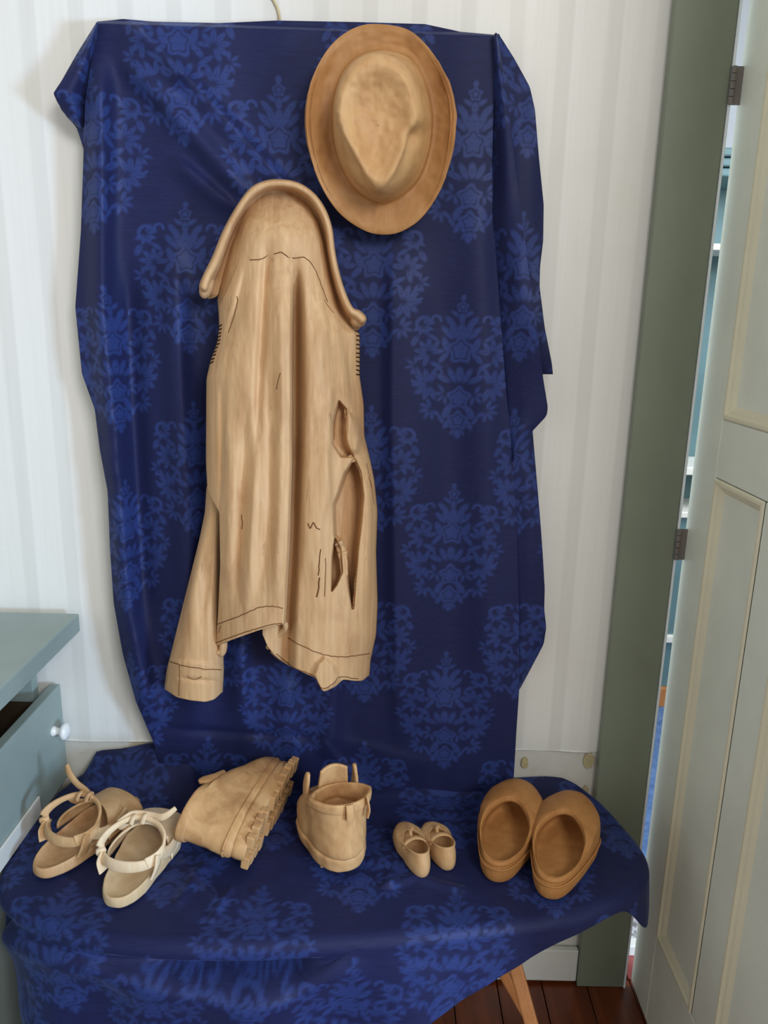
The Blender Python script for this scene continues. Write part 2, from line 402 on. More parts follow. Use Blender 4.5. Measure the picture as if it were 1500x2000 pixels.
# ------------------------------------------------------------------ damask figure (mirror-symmetric bouquet, half-drop repeat)
MOTIF = []
def E_(x, y, a, b, rot=0, cut=None): MOTIF.append((x, y, a, b, math.radians(rot), cut))
def fan(x, y, r, n, a0, a1, w=0.34, off=0.55):
    for i in range(n):
        t = math.radians(a0 + (a1 - a0) * i / max(1, n - 1)); E_(x + r * off * math.cos(t), y + r * off * math.sin(t), r * 0.5, r * w * 0.62, math.degrees(t))
E_(0, 158, 7, 9); E_(0, 138, 13, 14, 0, 0.45); E_(13, 122, 14, 6, 35); E_(0, 112, 8, 14); E_(22, 104, 20, 8, 50)
E_(0, 84, 11, 22, 0); E_(14, 86, 9, 26, -22); E_(27, 80, 8, 22, -40)
E_(0, 42, 26, 30, 0, 0.62); E_(0, 40, 11, 16); E_(30, 52, 9, 22, -18); E_(34, 26, 8, 20, 40)
fan(80, 96, 26, 6, 120, 330); E_(58, 70, 18, 6, 35); E_(96, 62, 16, 8, -60)
fan(66, 36, 34, 7, -70, 170); fan(94, 6, 24, 5, -120, 90); E_(50, 8, 20, 7, 30)
E_(0, -12, 10, 20); E_(16, -14, 8, 22, -25); E_(34, -22, 22, 8, 30)
fan(64, -36, 38, 7, -110, 110); fan(30, -58, 26, 5, -150, 60)
E_(0, -66, 24, 26, 0, 0.6); E_(0, -70, 10, 14); fan(58, -92, 28, 6, -140, 70)
E_(24, -98, 9, 22, 25); E_(0, -118, 22, 22, 0, 0.55); E_(0, -118, 8, 10); E_(22, -126, 8, 18, 30); E_(36, -116, 16, 6, 60); E_(0, -150, 9, 14); E_(10, -146, 5, 12, 30)
RINGS = [(78, 98, 15, 7.5, 200, 520), (52, 108, 9, 6, -60, 200), (92, -20, 11, 6, 60, 330), (46, -10, 9, 5, 0, 260)]
def motif(s, t):
    """s, t in metres on the cloth; returns 0..1"""
    A, B = 0.336, 0.35; out = np.zeros_like(s, dtype=np.float32)
    for ox, oy in ((0.0, 0.0), (A / 2, B * 0.42)):
        x = (s - ox + A / 2) % A - A / 2; y = (t - oy + B / 2) % B - B / 2
        wob = 2.0 * vnoise(s * 60, t * 60, 3)
        x = np.abs(x) * 1000 * 1.10 + wob; y = y * 1000 * 1.24 + wob
        for cx, cy, a, b, r, cut in MOTIF:
            m = (np.abs(x - cx) < 45) & (np.abs(y - cy) < 45)
            if not m.any(): continue
            dx = x[m] - cx; dy = y[m] - cy; c, sn = math.cos(r), math.sin(r)
            u = (dx * c + dy * sn) / a; v = (-dx * sn + dy * c) / b; q = np.sqrt(u * u + v * v)
            if cut: q = q * (1 + 0.16 * np.cos(np.arctan2(v, u) * 5 + math.pi / 2))
            val = np.clip((1 - q) * min(a, b) / 3.4, 0, 1)
            if cut: val *= np.clip(np.abs(q - cut) * min(a, b) / 2.6, 0.0, 1)
            elif min(a, b) > 7: val *= np.clip(np.abs(v) * b / 1.0 + np.clip((u - 0.1) * 4, 0, 1) * 1.0, 0.25, 1)   # leaf vein
            out[m] = np.maximum(out[m], val)
        for cx, cy, rr, wd, a0, a1 in RINGS:
            m = (np.abs(x - cx) < 30) & (np.abs(y - cy) < 30)
            dx = x[m] - cx; dy = y[m] - cy; q = np.hypot(dx, dy); an = np.degrees(np.arctan2(dy, dx))
            ok = ((an - a0) % 360) < (a1 - a0)
            out[m] = np.maximum(out[m], np.where(ok, np.clip((wd / 2 - np.abs(q - rr)) / 2 + 0.5, 0, 1), 0))
    return out

# ------------------------------------------------------------------ blue cloth hanging on the wall
def cloth_sheet(left, right, y0, y1, depth, nu, nv, smooth=6, top=None):
    """rows py from y0 to y1 between two edge curves; depth(X, Y, U) = distance in front of the wall"""
    V = np.linspace(0, 1, nv)[:, None]; U = np.linspace(0, 1, nu)[None, :]
    PY = y0 + (y1 - y0) * V + 0 * U
    L = interp_s(PY[:, 0], left, smooth)[:, None]; R = interp_s(PY[:, 0], right, smooth)[:, None]
    PX = L + (R - L) * U
    if top is not None:
        dy = np.interp(PX, [q[0] for q in top], [q[1] for q in top]) - y0
        PY = PY + dy * (1 - V) ** 1
    h = depth(PX, PY, U + 0 * V)
    return at_arr(PX, PY, -h)
def sheet_uv(P):
    s = np.cumsum(np.hypot(np.diff(P[..., 0], axis=1, prepend=P[:, :1, 0]), 0.8 * np.diff(P[..., 1], axis=1, prepend=P[:, :1, 1])), axis=1)
    mid = P.shape[1] // 2
    return s - s[:, mid:mid + 1] + P[:, mid:mid + 1, 0], P[..., 2]
def ridge(X, Y, pts, amp, wl, wr=None, fade=60, d=25):
    wr = wr or wl; ys = [q[1] for q in pts]
    c = interp_s(Y, pts, d); dx = X - c; wd = np.where(dx < 0, wl, wr)
    f = sst(min(ys) - 1, min(ys) + fade, Y) * (1 - sst(max(ys) - fade, max(ys) + 1, Y))
    return amp * np.exp(-(dx / wd) ** 2) * f
def fold_line(X, Y, a, b, amp, wl, wr, fade=0.2):
    """straight crease from a to b, different fall on its two sides"""
    ax, ay = a; bx, by = b; L = math.hypot(bx - ax, by - ay); tx, ty = (bx - ax) / L, (by - ay) / L
    t = ((X - ax) * tx + (Y - ay) * ty) / L; n = (X - ax) * -ty + (Y - ay) * tx
    f = sst(-0.02, fade, t) * (1 - sst(1 - fade, 1.02, t))
    return amp * np.exp(-(n / np.where(n < 0, wl, wr)) ** 2) * f

def hang_depth(X, Y, U):
    h = 0.055 + 0.0 * X
    h = h * (0.55 + 0.45 * sst(0, 9, Y - 38 - 0.032 * (X - 190)))           # folds over the top edge back to the wall
    h += ridge(X, Y, [(192, 70), (196, 300), (196, 600), (225, 900), (250, 1200), (300, 1440)], 0.034, 26, 24, 120)
    h += ridge(X, Y, [(250, 480), (262, 800), (285, 1250)], -0.020, 18, 24, 150)
    h += ridge(X, Y, [(335, 420), (345, 700), (365, 1000), (372, 1250), (380, 1480)], 0.028, 28, 26, 200)
    h += ridge(X, Y, [(430, 560), (415, 900), (410, 1400)], -0.010, 40, 40, 200)
    h += ridge(X, Y, [(470, 1200), (475, 1440)], 0.020, 22, 16, 90)
    h += ridge(X, Y, [(560, 1300), (570, 1490)], 0.016, 26, 18, 60)
    h += ridge(X, Y, [(655, 1280), (640, 1490)], 0.016, 22, 22, 60)
    h += ridge(X, Y, [(770, 450), (768, 800), (775, 1200), (780, 1480)], 0.016, 16, 60, 150)
    h += ridge(X, Y, [(860, 500), (880, 900), (880, 1450)], -0.010, 40, 40, 150)
    h += ridge(X, Y, [(930, 300), (945, 700), (950, 1100), (960, 1500)], 0.012, 36, 30, 200)
    h += fold_line(X, Y, (245, 38), (380, 165), 0.020, 8, 34, 0.25)
    h += fold_line(X, Y, (215, 80), (520, 420), 0.022, 26, 24, 0.25)
    h += fold_line(X, Y, (300, 80), (610, 420), 0.018, 14, 34, 0.25)
    h += fold_line(X, Y, (330, 300), (470, 420), 0.016, 12, 24, 0.3)
    h += fold_line(X, Y, (640, 440), (560, 500), 0.008, 10, 14, 0.3)
    h += fold_line(X, Y, (300, 1420), (640, 1440), -0.006, 7, 12, 0.2)
    h += fold_line(X, Y, (610, 1432), (860, 1500), 0.004, 14, 26, 0.3)
    h += fold_line(X, Y, (620, 1436), (720, 1560), 0.008, 9, 14, 0.2)
    h += 0.006 * vnoise(X / 70, Y / 240, 5) + 0.002 * vnoise(X / 24, Y / 60, 6) * sst(900, 1450, Y)
    h += 0.006 * vnoise(X / 30, Y / 22, 9) * sst(560, 700, Y) * (1 - sst(20, 60, X - interp_s(Y, LEFT, 10)))  # puckered side seam
    return h
LEFT = [(190, 38), (178, 120), (166, 200), (163, 300), (158, 450), (147, 600), (160, 730), (185, 800), (195, 880), (210, 960), (215, 1080), (222, 1180), (240, 1280), (265, 1370), (300, 1450), (322, 1545)]
RIGHT = [(969, 64), (966, 130), (962, 300), (966, 420), (978, 600), (990, 760), (1000, 850), (1010, 1000), (1012, 1100), (1014, 1200), (1014, 1345), (1009, 1420), (1002, 1545)]
TOP = [(190, 40), (240, 35), (300, 40), (430, 43), (540, 38), (700, 41), (830, 45), (900, 60), (969, 66)]
hc = empty('hanging_cloth', (-0.15, 0.0, 1.2), 'dark blue damask cloth hung flat on the wall behind the hat and jacket', 'cloth')
P = cloth_sheet(LEFT, RIGHT, 40, 1560, hang_depth, 440, 760, 6, TOP)
P[0, :, 1] = -0.004
s, t = sheet_uv(P)
SOFF, TOFF = -0.196 - 0.0, 1.765
mk_grid('main_panel', P, M_CLOTH, hc, flip=True, attr=motif(s - SOFF, t - TOFF), solid=0.0012)
def flap(name, left, right, y0, y1, hL, hR, nu, nv, wave=0.0, bow=0.0, smooth=8):
    def dep(X, Y, U):
        ys = np.array([q[0] for q in hL], float)
        a = np.interp(Y, ys, [q[1] for q in hL]); b = np.interp(Y, [q[0] for q in hR], [q[1] for q in hR])
        return a + (b - a) * U + bow * np.sin(math.pi * U) + wave * vnoise(X / 26, Y / 110, 4)
    P = cloth_sheet(left, right, y0, y1, dep, nu, nv, smooth)
    s, t = sheet_uv(P)
    return mk_grid(name, P, M_CLOTH, hc, flip=True, attr=motif(s - SOFF + 0.07, t - TOFF), solid=0.0012)
# front fold that falls from the top right corner and ends in a point
flap('corner_fold', [(967, 64), (964, 200), (958, 420), (972, 600), (984, 760), (994, 850), (1004, 900)],
     [(970, 64), (985, 150), (1004, 300), (1019, 420), (1032, 520), (1049, 640), (1061, 740), (1070, 795), (1068, 812), (1040, 842), (1008, 880), (1004, 900)], 64, 900,
     [(64, 0.06), (300, 0.052), (900, 0.05)], [(64, 0.06), (300, 0.094), (640, 0.098), (900, 0.062)], 50, 300, 0.010, 0.012, 5)
# rear layer: dark underside between the fold and the wall
flap('rear_fold', [(966, 66), (975, 150), (985, 300), (1000, 500), (1020, 700), (1045, 731)],
     [(974, 66), (1005, 115), (1035, 170), (1045, 215), (1052, 300), (1062, 400), (1061, 470), (1055, 520), (1054, 560), (1064, 640), (1078, 710), (1080, 731)], 66, 731,
     [(66, 0.05), (731, 0.035)], [(66, 0.04), (400, 0.022), (731, 0.045)], 40, 240, 0.008, 0.0, 5)
# lower right: a narrower edge that swings out twice
flap('side_fold', [(985, 780), (990, 1000), (990, 1200), (1000, 1350)],
     [(1038, 780), (1041, 850), (1047, 920), (1054, 1000), (1060, 1080), (1064, 1150), (1063, 1190), (1067, 1225), (1062, 1258), (1040, 1300), (1016, 1345), (1010, 1352)], 780, 1352,
     [(780, 0.045), (1352, 0.045)], [(780, 0.05), (1100, 0.055), (1352, 0.04)], 40, 220, 0.008, 0.01, 5)
# top left: the cloth's corner sticking out sideways as an open fold
flap('corner_flap', [(188, 44), (150, 105), (120, 158), (104, 182), (112, 200), (130, 228), (148, 246), (156, 249)],
     [(192, 44), (186, 105), (180, 158), (176, 182), (174, 205), (170, 228), (168, 246), (166, 249)], 44, 249,
     [(44, 0.05), (182, 0.085), (249, 0.05)], [(44, 0.06), (182, 0.04), (249, 0.03)], 40, 110, 0.002, 0.018, 3)
flap('corner_flap_back', [(186, 60), (152, 130), (122, 178), (106, 184), (120, 215), (150, 250), (163, 290), (166, 318)],
     [(190, 60), (186, 130), (182, 178), (180, 184), (178, 215), (176, 250), (174, 290), (172, 318)], 60, 318,
     [(60, 0.04), (184, 0.045), (250, 0.016), (318, 0.02)], [(60, 0.05), (318, 0.035)], 30, 110, 0.002, -0.004, 3)

c0 = at(547, 42, -0.006)
cord = tube('twine', catmull([c0, at(544, 22, -0.004), at(538, 8, -0.003), at(530, -6, -0.003), at(505, -40, -0.004), at(480, -75, -0.004)], 30), 0.0022, M_CORD, None, 8)
tag(cord, 'thin beige twine on the white wall above the blue cloth', 'twine')

# ------------------------------------------------------------------ draped table
OUT = [atz(*q, ZT) for q in [(1080, 1538), (1150, 1568), (1205, 1620), (1243, 1678), (1232, 1722), (1165, 1762), (1060, 1788), (900, 1806), (700, 1822), (480, 1832), (280, 1828), (130, 1800)]]
OUT = np.array([(q[0], min(q[1], -0.012)) for q in OUT])
OUT = np.vstack([OUT, [(-0.628, -0.365), (-0.664, -0.27), (-0.666, -0.16), (-0.66, -0.07), (-0.615, -0.014), (-0.45, -0.012), (-0.2, -0.012), (0.05, -0.012), (0.25, -0.012)]])
OC = catmull(OUT, 720, True); OC[:, 1] = np.minimum(OC[:, 1], -0.012)
ctr = np.array([-0.1, -0.2])
tn = np.roll(OC, -3, 0) - np.roll(OC, 3, 0); tn /= np.linalg.norm(tn, axis=1)[:, None]
nrm = np.stack([-tn[:, 1], tn[:, 0]], 1)
if ((OC - ctr) * nrm).sum() < 0: nrm = -nrm
for _ in range(12): nrm = (np.roll(nrm, 2, 0) + nrm + np.roll(nrm, -2, 0)) / 3
nrm /= np.linalg.norm(nrm, axis=1)[:, None]
# overhang length by position along the outline (index of control point)
HK = [(0, .0), (1, .01), (2, .03), (2.6, .05), (3.3, .09), (3.8, .11), (4.15, .09), (4.4, .03), (5, .03), (6, .06), (7, .13), (8, .24), (9, .34), (10, .44), (11, .50), (11.35, .44), (11.7, .27), (12, .16), (12.4, .05), (13, .012), (14, .004), (15, .0), (21, .0)]
idx = np.arange(720) * len(OUT) / 720
HL = np.interp(idx, [q[0] for q in HK], [q[1] for q in HK]); 
for _ in range(6): HL = (np.roll(HL, 3) + HL + np.roll(HL, -3)) / 3
HL += 0.003
def seg_dist(X, Y, pts):
    d = np.full(X.shape, 1e9); sg = np.zeros(X.shape)
    for (ax, ay), (bx, by) in zip(pts[:-1], pts[1:]):
        L2 = (bx - ax) ** 2 + (by - ay) ** 2; t = np.clip(((X - ax) * (bx - ax) + (Y - ay) * (by - ay)) / L2, 0, 1)
        q = np.hypot(X - ax - t * (bx - ax), Y - ay - t * (by - ay)); s_ = np.sign((bx - ax) * (Y - ay) - (by - ay) * (X - ax))
        m = q < d; d = np.where(m, q, d); sg = np.where(m, s_, sg)
    return d, sg
def flat(pxs, z=ZT): return [tuple(atz(*q, z)[:2]) for q in pxs]
rin = np.concatenate([np.linspace(0.02, 0.9, 110), np.linspace(0.9, 1.0, 26)[1:]])
inside = ctr + (OC - ctr)[None] * rin[:, None, None]
nout = 190
dd = np.linspace(0, 1, nout)[1:, None] * HL[None]
flat_out = OC[None] + nrm[None] * dd[..., None]
FX = np.concatenate([inside[..., 0], flat_out[..., 0]]); FY = np.concatenate([inside[..., 1], flat_out[..., 1]])
R_ = 0.022; ang = np.minimum(dd / R_, math.pi / 2); over = np.maximum(dd - R_ * math.pi / 2, 0)
lft = (1 - sst(-0.6, -0.25, OC[:, 0]))[None]
out_h = R_ * np.sin(ang) + over * (0.10 - 0.12 * lft) ; drop = R_ * (1 - np.cos(ang)) + over * 0.97
# shallow gathered folds in the overhang
ph = np.cumsum(np.hypot(*(OC - np.roll(OC, 1, 0)).T))
amp = np.minimum(over, 0.25)
out_h = out_h + amp * (0.10 * np.sin(ph * 19 + 0.6) + 0.05 * np.sin(ph * 31 + 2))[None]
# a swag that sags across the front between the left end and the middle
pos = np.concatenate([np.concatenate([inside, np.full(inside.shape[:2] + (1,), ZT)], -1),
                      np.concatenate([OC[None] + nrm[None] * out_h[..., None], (ZT - drop)[..., None]], -1)])
# wrinkles in the flat coordinates of the cloth
def wr(pxs, a, w_in, w_out=None, z=ZT, off=0.0):
    d, sg = seg_dist(FX, FY, flat(pxs, z)); wv = np.where(sg > 0, w_in, w_out or w_in); return a * np.exp(-(d / wv) ** 2)
bz = 0.0
swag = [(-40, 1745), (15, 1765), (110, 1800), (220, 1842), (330, 1872), (450, 1884), (560, 1872), (640, 1832), (690, 1785), (720, 1745)]
bz = bz - wr([(a, b + 14) for a, b in swag], 0.080, 0.045, 0.024)
bz = bz + wr([(a, b + 52) for a, b in swag[:7]] + [(660, 1880)], 0.017, 0.055, 0.045)
bz = bz + wr([(230, 1500), (300, 1485), (340, 1482), (375, 1520)], 0.030, 0.03) + wr([(170, 1530), (215, 1505), (290, 1490)], 0.012, 0.016)
bz = bz + wr([(330, 1470), (380, 1560), (400, 1640)], 0.010, 0.02) + wr([(640, 1600), (720, 1560), (860, 1545), (940, 1550)], 0.012, 0.014, 0.024)
bz = bz + wr([(360, 1690), (420, 1760)], 0.006, 0.008) + wr([(395, 1700), (350, 1770)], 0.006, 0.01) + wr([(450, 1745), (415, 1800)], 0.006, 0.006) + wr([(500, 1750), (530, 1810)], 0.006, 0.008)
bz = bz + wr([(560, 1830), (640, 1790), (720, 1745), (760, 1735)], 0.007, 0.008) + wr([(740, 1740), (810, 1720), (900, 1745)], 0.006, 0.01)
bz = bz + wr([(80, 1690), (160, 1750), (250, 1790)], 0.005, 0.012) + wr([(1100, 1590), (1180, 1640), (1220, 1680)], 0.006, 0.018)
bz = bz + 0.004 * vnoise(FX * 26, FY * 26, 11) + 0.006 * vnoise(FX * 11, FY * 11, 12)
rad = np.concatenate([rin, np.full(nout - 1, 1.0)])[:, None]
edge = np.where(FY > -0.02, 0.2, 1.0)
ovw = np.concatenate([np.zeros((len(rin), 720)), sst(0, 0.045, over)])
pos[..., 2] += np.maximum(bz, -0.001) * edge * (1 - ovw) + 0.005
bk = np.interp(pos[..., 0], [-0.66, -0.63, -0.605, -0.56, -0.50, -0.44, -0.39, -0.34, 0.22, 0.30, 0.40, 0.46], [0.0, 0.01, 0.052, 0.060, 0.076, 0.078, 0.050, 0.0, 0.0, 0.012, 0.020, 0.012])
pos[..., 2] += bk * np.exp(-((pos[..., 1] + 0.012) / 0.075) ** 2)
nfull = ovw * np.maximum(bz, -0.062)
pos[..., 0] += nfull * nrm[None, :, 0]; pos[..., 1] += nfull * nrm[None, :, 1]
pos[..., 1] = np.minimum(pos[..., 1], -0.006)
TCZ = pos[: len(rin)]
def cloth_z(x, y):                                # height of the cloth under a point
    d = (TCZ[..., 0] - x) ** 2 + (TCZ[..., 1] - y) ** 2; return float(TCZ.reshape(-1, 3)[np.argmin(d), 2])
tc = mk_grid('tablecloth', pos, M_CLOTH, None, close_u=True, attr=motif(FX + 0.70 + 0.0, FY + 0.62), solid=0.0012, offset=0)
tag(tc, 'dark blue damask cloth draped over the table under the wooden shoes', 'tablecloth')

tb = empty('folding_table', (-0.1, -0.2, 0.0), 'small wooden table with tan splayed legs under the draped blue cloth', 'table')
TO = ctr + (OC[::8] - ctr) * 0.92; n = len(TO)
zb_ = ZT - 0.036; V = [(a, b, ZT - 0.006) for a, b in TO] + [(a, b, zb_) for a, b in TO]
mk('table_top', V, [tuple(range(n)), tuple(range(n, 2 * n))[::-1]] + [(i, n + i, n + (i + 1) % n, (i + 1) % n) for i in range(n)], M_TOP, tb, smooth=False)
def leg(a, b, w_=0.024, th_=0.018):
    a = np.array(a, float); b = np.array(b, float); T = (b - a) / np.linalg.norm(b - a)
    S = np.cross(T, [0, 1, 0.0]); S /= np.linalg.norm(S); Q = np.cross(T, S); V = []
    for p, k in ((a, 1.0), (b, 0.92)):
        for i, j in ((-1, -1), (1, -1), (1, 1), (-1, 1)): V.append(p + S * w_ / 2 * k * i + Q * th_ / 2 * k * j)
    mk('leg', V, [(0, 1, 2, 3), (7, 6, 5, 4), (0, 4, 5, 1), (1, 5, 6, 2), (2, 6, 7, 3), (3, 7, 4, 0)], M_LEG, tb, smooth=False, bevel=0.004)
a = at(1000, 1862, -0.30); b = at(1035, 1990, -0.36); T = b - a; T /= T[2]
leg(a + T * (zb_ - a[2]), a + T * (0.0 - a[2]), 0.026)
a = at(975, 1886, -0.20); b = at(1003, 1935, -0.215); T = b - a; T /= T[2]
leg(a + T * (zb_ - a[2]), a + T * (0.0 - a[2]), 0.022)
leg((-0.52, -0.30, zb_), (-0.60, -0.33, 0.0)); leg((-0.55, -0.08, zb_), (-0.62, -0.05, 0.0))

# ------------------------------------------------------------------ chest of drawers
XT = -0.617
ch = empty('chest_of_drawers', (-0.9, -0.5, 0.0), 'sage green chest of drawers with a white knob by the left edge', 'chest of drawers')
zt_ = float(at(155, 1198, -0.03)[2]); XD = -0.676
zd1 = float(atx(120, 1333, XD)[2]); yd1 = -0.012; zd0 = float(atx(128, 1525, XD)[2])
box('top', (-1.12, -1.05, zt_ - 0.038), (XT, -0.03, zt_), M_TEAL, ch, bevel=0.003)
XB = XD - 0.045
box('side_panel', (-1.10, yd1 - 0.03, 0.05), (XB, yd1 - 0.005, zt_ - 0.038), M_TEAL, ch)
box('side_panel', (-1.10, -1.02, 0.05), (XB, -1.0, zt_ - 0.038), M_TEAL, ch)
box('back_panel', (-1.12, -1.02, 0.05), (-1.10, yd1 - 0.005, zt_ - 0.038), M_TEAL, ch)
box('top_rail', (XB - 0.02, -1.0, zt_ - 0.075), (XB + 0.004, yd1 - 0.03, zt_ - 0.038), M_TEAL, ch)
box('bottom_panel', (-1.10, -1.0, 0.05), (XB, yd1 - 0.03, 0.08), M_TEAL, ch)
dr = box('drawer', (XD - 0.022, -1.0, zd0), (XD, yd1, zd1), M_TEAL, ch, bevel=0.003)
dr['_o'] = tuple(ch.location)
box('drawer_side', (-1.05, yd1 - 0.055, zd0 + 0.01), (XD - 0.022, yd1 - 0.043, zd1 - 0.02), M_DARKIN, ch)
box('drawer_bottom', (-1.05, -0.98, zd0 + 0.012), (XD - 0.022, yd1 - 0.055, zd0 + 0.02), M_DARKIN, ch)
kp = atx(103, 1428, XD)
kn = lathe('knob', [(0.010, -0.002), (0.011, 0.003), (0.0085, 0.007), (0.007, 0.012), (0.010, 0.017), (0.0165, 0.021), (0.0185, 0.026), (0.0165, 0.031), (0.008, 0.034), (0.001, 0.035)], kp, (1, 0, 0), M_PORC, None)
kn.parent = dr; kn.data.transform(Matrix.Translation(-Vector(ch.location)))
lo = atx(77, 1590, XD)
box('lit_lower_rail', (XD, -1.0, lo[2]), (XD + 0.005, float(lo[1]), float(atx(75, 1552, XD)[2])), M_WHITE, ch, bevel=0.002)  # white rail, its length cut to the lit part before the table's shadow
dr2 = box('drawer', (XB, -1.0, 0.06), (XD - 0.012, yd1 - 0.002, zd0 - 0.006), M_TEAL, ch, bevel=0.003)

# ------------------------------------------------------------------ carved hat
Y0 = -0.088
EDGE = [(735, 47), (800, 60), (848, 108), (878, 168), (888, 228), (881, 300), (862, 366), (828, 420), (792, 448), (755, 458), (712, 450), (663, 416), (627, 362), (606, 300), (598, 240), (603, 180), (620, 130), (650, 85), (690, 56)]
RIM = [(736, 113), (772, 126), (798, 162), (812, 204), (814, 238), (797, 262), (790, 290), (772, 332), (745, 369), (722, 352), (698, 312), (675, 270), (662, 235), (662, 200), (672, 165), (688, 138), (708, 121)]
def by_angle(pts, c, n):
    p = catmull(pts, 1200, True); a = np.arctan2(p[:, 1] - c[1], p[:, 0] - c[0]); o = np.argsort(a)
    th_ = np.linspace(-math.pi, math.pi, n, endpoint=False)
    r = np.interp(th_, a[o], np.hypot(p[:, 0] - c[0], p[:, 1] - c[1])[o], period=2 * math.pi)
    return th_, r
hcx, hcy = 738, 245; n = 160
th_, rE = by_angle(EDGE, (hcx, hcy), n); _, rR = by_angle(RIM, (hcx, hcy), n)
BASE = [(742, 96), (795, 108), (826, 150), (842, 205), (844, 250), (834, 310), (808, 362), (752, 398), (700, 376), (668, 330), (652, 280), (648, 230), (652, 185), (668, 140), (700, 108)]
_, rB = by_angle(BASE, (hcx, hcy), n)
for _k in range(14): rR = (np.roll(rR, 1) + 2 * rR + np.roll(rR, -1)) / 4
curl = 0.012 + 0.026 * np.abs(np.cos(th_)) ** 1.5
ring = []
def hr(r, h): ring.append(np.stack([hcx + r * np.cos(th_), hcy + r * np.sin(th_), np.broadcast_to(h, (n,))], 1))
hr(rE * 0.992, 0.002 + curl * 0.8); hr(rE, curl + 0.004)
hr(rE * 0.8 + rB * 0.2, 0.012 + curl * 0.6); hr(rE * 0.45 + rB * 0.55, 0.014 + 0.2 * curl); hr(rB * 1.04, 0.016); hr(rB * 0.98, 0.026)
hr(rB * 0.55 + rR * 0.45, 0.068); hr(rR * 1.08, 0.092); hr(rR * 0.98, 0.106); hr(rR * 0.85, 0.106)
dent = 0.075 + 0.012 * np.sin(th_ * 3)
hr(rR * 0.62, 0.094); hr(rR * 0.35, 0.086); hr(rR * 0.15, 0.083); hr(rR * 0.01, 0.083)
ring = np.array(ring); m = len(ring)
fine = catmull(ring.reshape(m, -1), (m - 1) * 7 + 1).reshape(-1, n, 3)
nz = 0.004 * vnoise(fine[..., 0] / 26, fine[..., 1] / 26, 21) + 0.0022 * vnoise(fine[..., 0] / 10, fine[..., 1] / 10, 22)
fine[..., 2] += nz * sst(0, 0.02, fine[..., 2])
pin = np.exp(-(((fine[..., 0] - 806) / 20) ** 2 + ((fine[..., 1] - 268) / 20) ** 2)); fine[..., 2] -= 0.012 * pin * sst(0.05, 0.1, fine[..., 2])
PH = at_arr(fine[..., 0], fine[..., 1], Y0 - fine[..., 2])
hat = empty('carved_hat', at(740, 250, Y0), 'carved wooden hat with a pinched crown hung on the blue cloth', 'hat')
o = mk_grid('brim', PH[: 5 * 7], M_HAT, hat, close_u=True, flip=True, solid=0.007, offset=-1)
o = mk_grid('crown', PH[5 * 7 - 1:], M_CROWN, hat, close_u=True, flip=True, solid=0.007, offset=-1)
# peg it hangs on, behind the brim
lathe('hanging_peg', [(0.006, 0), (0.006, 0.06), (0.009, 0.062), (0.009, 0.068)], (at(740, 200, Y0)[0], -0.03, at(740, 200, Y0)[2]), (0, -1, 0), M_LEG, hat, 12)

# ------------------------------------------------------------------ carved jacket
JY = -0.090
jk = empty('carved_jacket', at(560, 880, JY), 'carved wooden jacket hanging by its collar on the blue cloth below the hat', 'jacket')
JL = [(538, 366), (505, 379), (484, 400), (466, 432), (450, 480), (432, 540), (424, 580), (425, 600), (427, 640), (423, 670), (411, 705), (403, 740), (402, 900), (400, 1000), (402, 1100), (415, 1200), (424, 1400)]
JR = [(552, 366), (586, 379), (607, 400), (623, 430), (637, 480), (650, 540), (668, 600), (690, 638), (703, 650), (703, 735), (711, 790), (712, 850), (724, 900), (732, 940), (738, 1000), (735, 1080), (738, 1180), (735, 1240), (724, 1290), (716, 1400)]
GRV = [(560, 430), (573, 520), (572, 700), (572, 900), (567, 1060), (558, 1230), (554, 1400)]
def poly_in(X, Y, pts, soft):
    """soft inside mask of a polygon"""
    p = np.array(pts + [pts[0]], float); d = np.full(X.shape, 1e9); ins = np.zeros(X.shape, bool)
    for (ax, ay), (bx, by) in zip(p[:-1], p[1:]):
        L2 = (bx - ax) ** 2 + (by - ay) ** 2; t = np.clip(((X - ax) * (bx - ax) + (Y - ay) * (by - ay)) / L2, 0, 1)
        d = np.minimum(d, np.hypot(X - ax - t * (bx - ax), Y - ay - t * (by - ay)))
        c = (ay > Y) != (by > Y); xi = ax + (Y - ay) / (by - ay + 1e-9) * (bx - ax); ins ^= c & (X < xi)
    return sst(-soft, soft, np.where(ins, d, -d))
def bulge(X, Y):
    L = interp_s(Y, JL, 6); R = interp_s(Y, JR, 6); u = np.clip((X - L) / (R - L), 0, 1)
    A = 0.012 + 0.070 * sst(360, 470, Y) + 0.018 * sst(600, 1100, Y)
    return 0.006 + A * np.clip(1 - np.abs(2 * u - 1) ** 2.6, 0, 1) ** 0.55, u
def common_h(X, Y):
    h, u = bulge(X, Y)
    g = interp_s(Y, GRV, 10); lf = 1 - sst(-6, 6, X - g)
    q = 0.0 * X
    q += ridge(X, Y, [(548, 520), (552, 800), (548, 1000), (540, 1200)], 0.010, 13, 12, 100)
    q += ridge(X, Y, [(524, 420), (516, 560), (505, 760), (502, 900)], -0.014, 8, 13, 130)
    q += ridge(X, Y, [(526, 640), (526, 1000), (500, 1200)], -0.008, 9, 14, 160)
    q += ridge(X, Y, [(484, 510), (462, 600), (440, 670)], -0.008, 6, 18, 50)
    q += ridge(X, Y, [(484, 760), (468, 1050), (458, 1220)], -0.012, 9, 18, 160)
    q += ridge(X, Y, [(446, 760), (448, 1000), (440, 1200)], 0.008, 12, 16, 160)
    q += ridge(X, Y, [(432, 720), (432, 900), (428, 1010)], -0.008, 4, 7, 100)
    q += ridge(X, Y, [(502, 860), (488, 1060), (484, 1220)], 0.009, 12, 10, 120)
    return h + q * lf, g
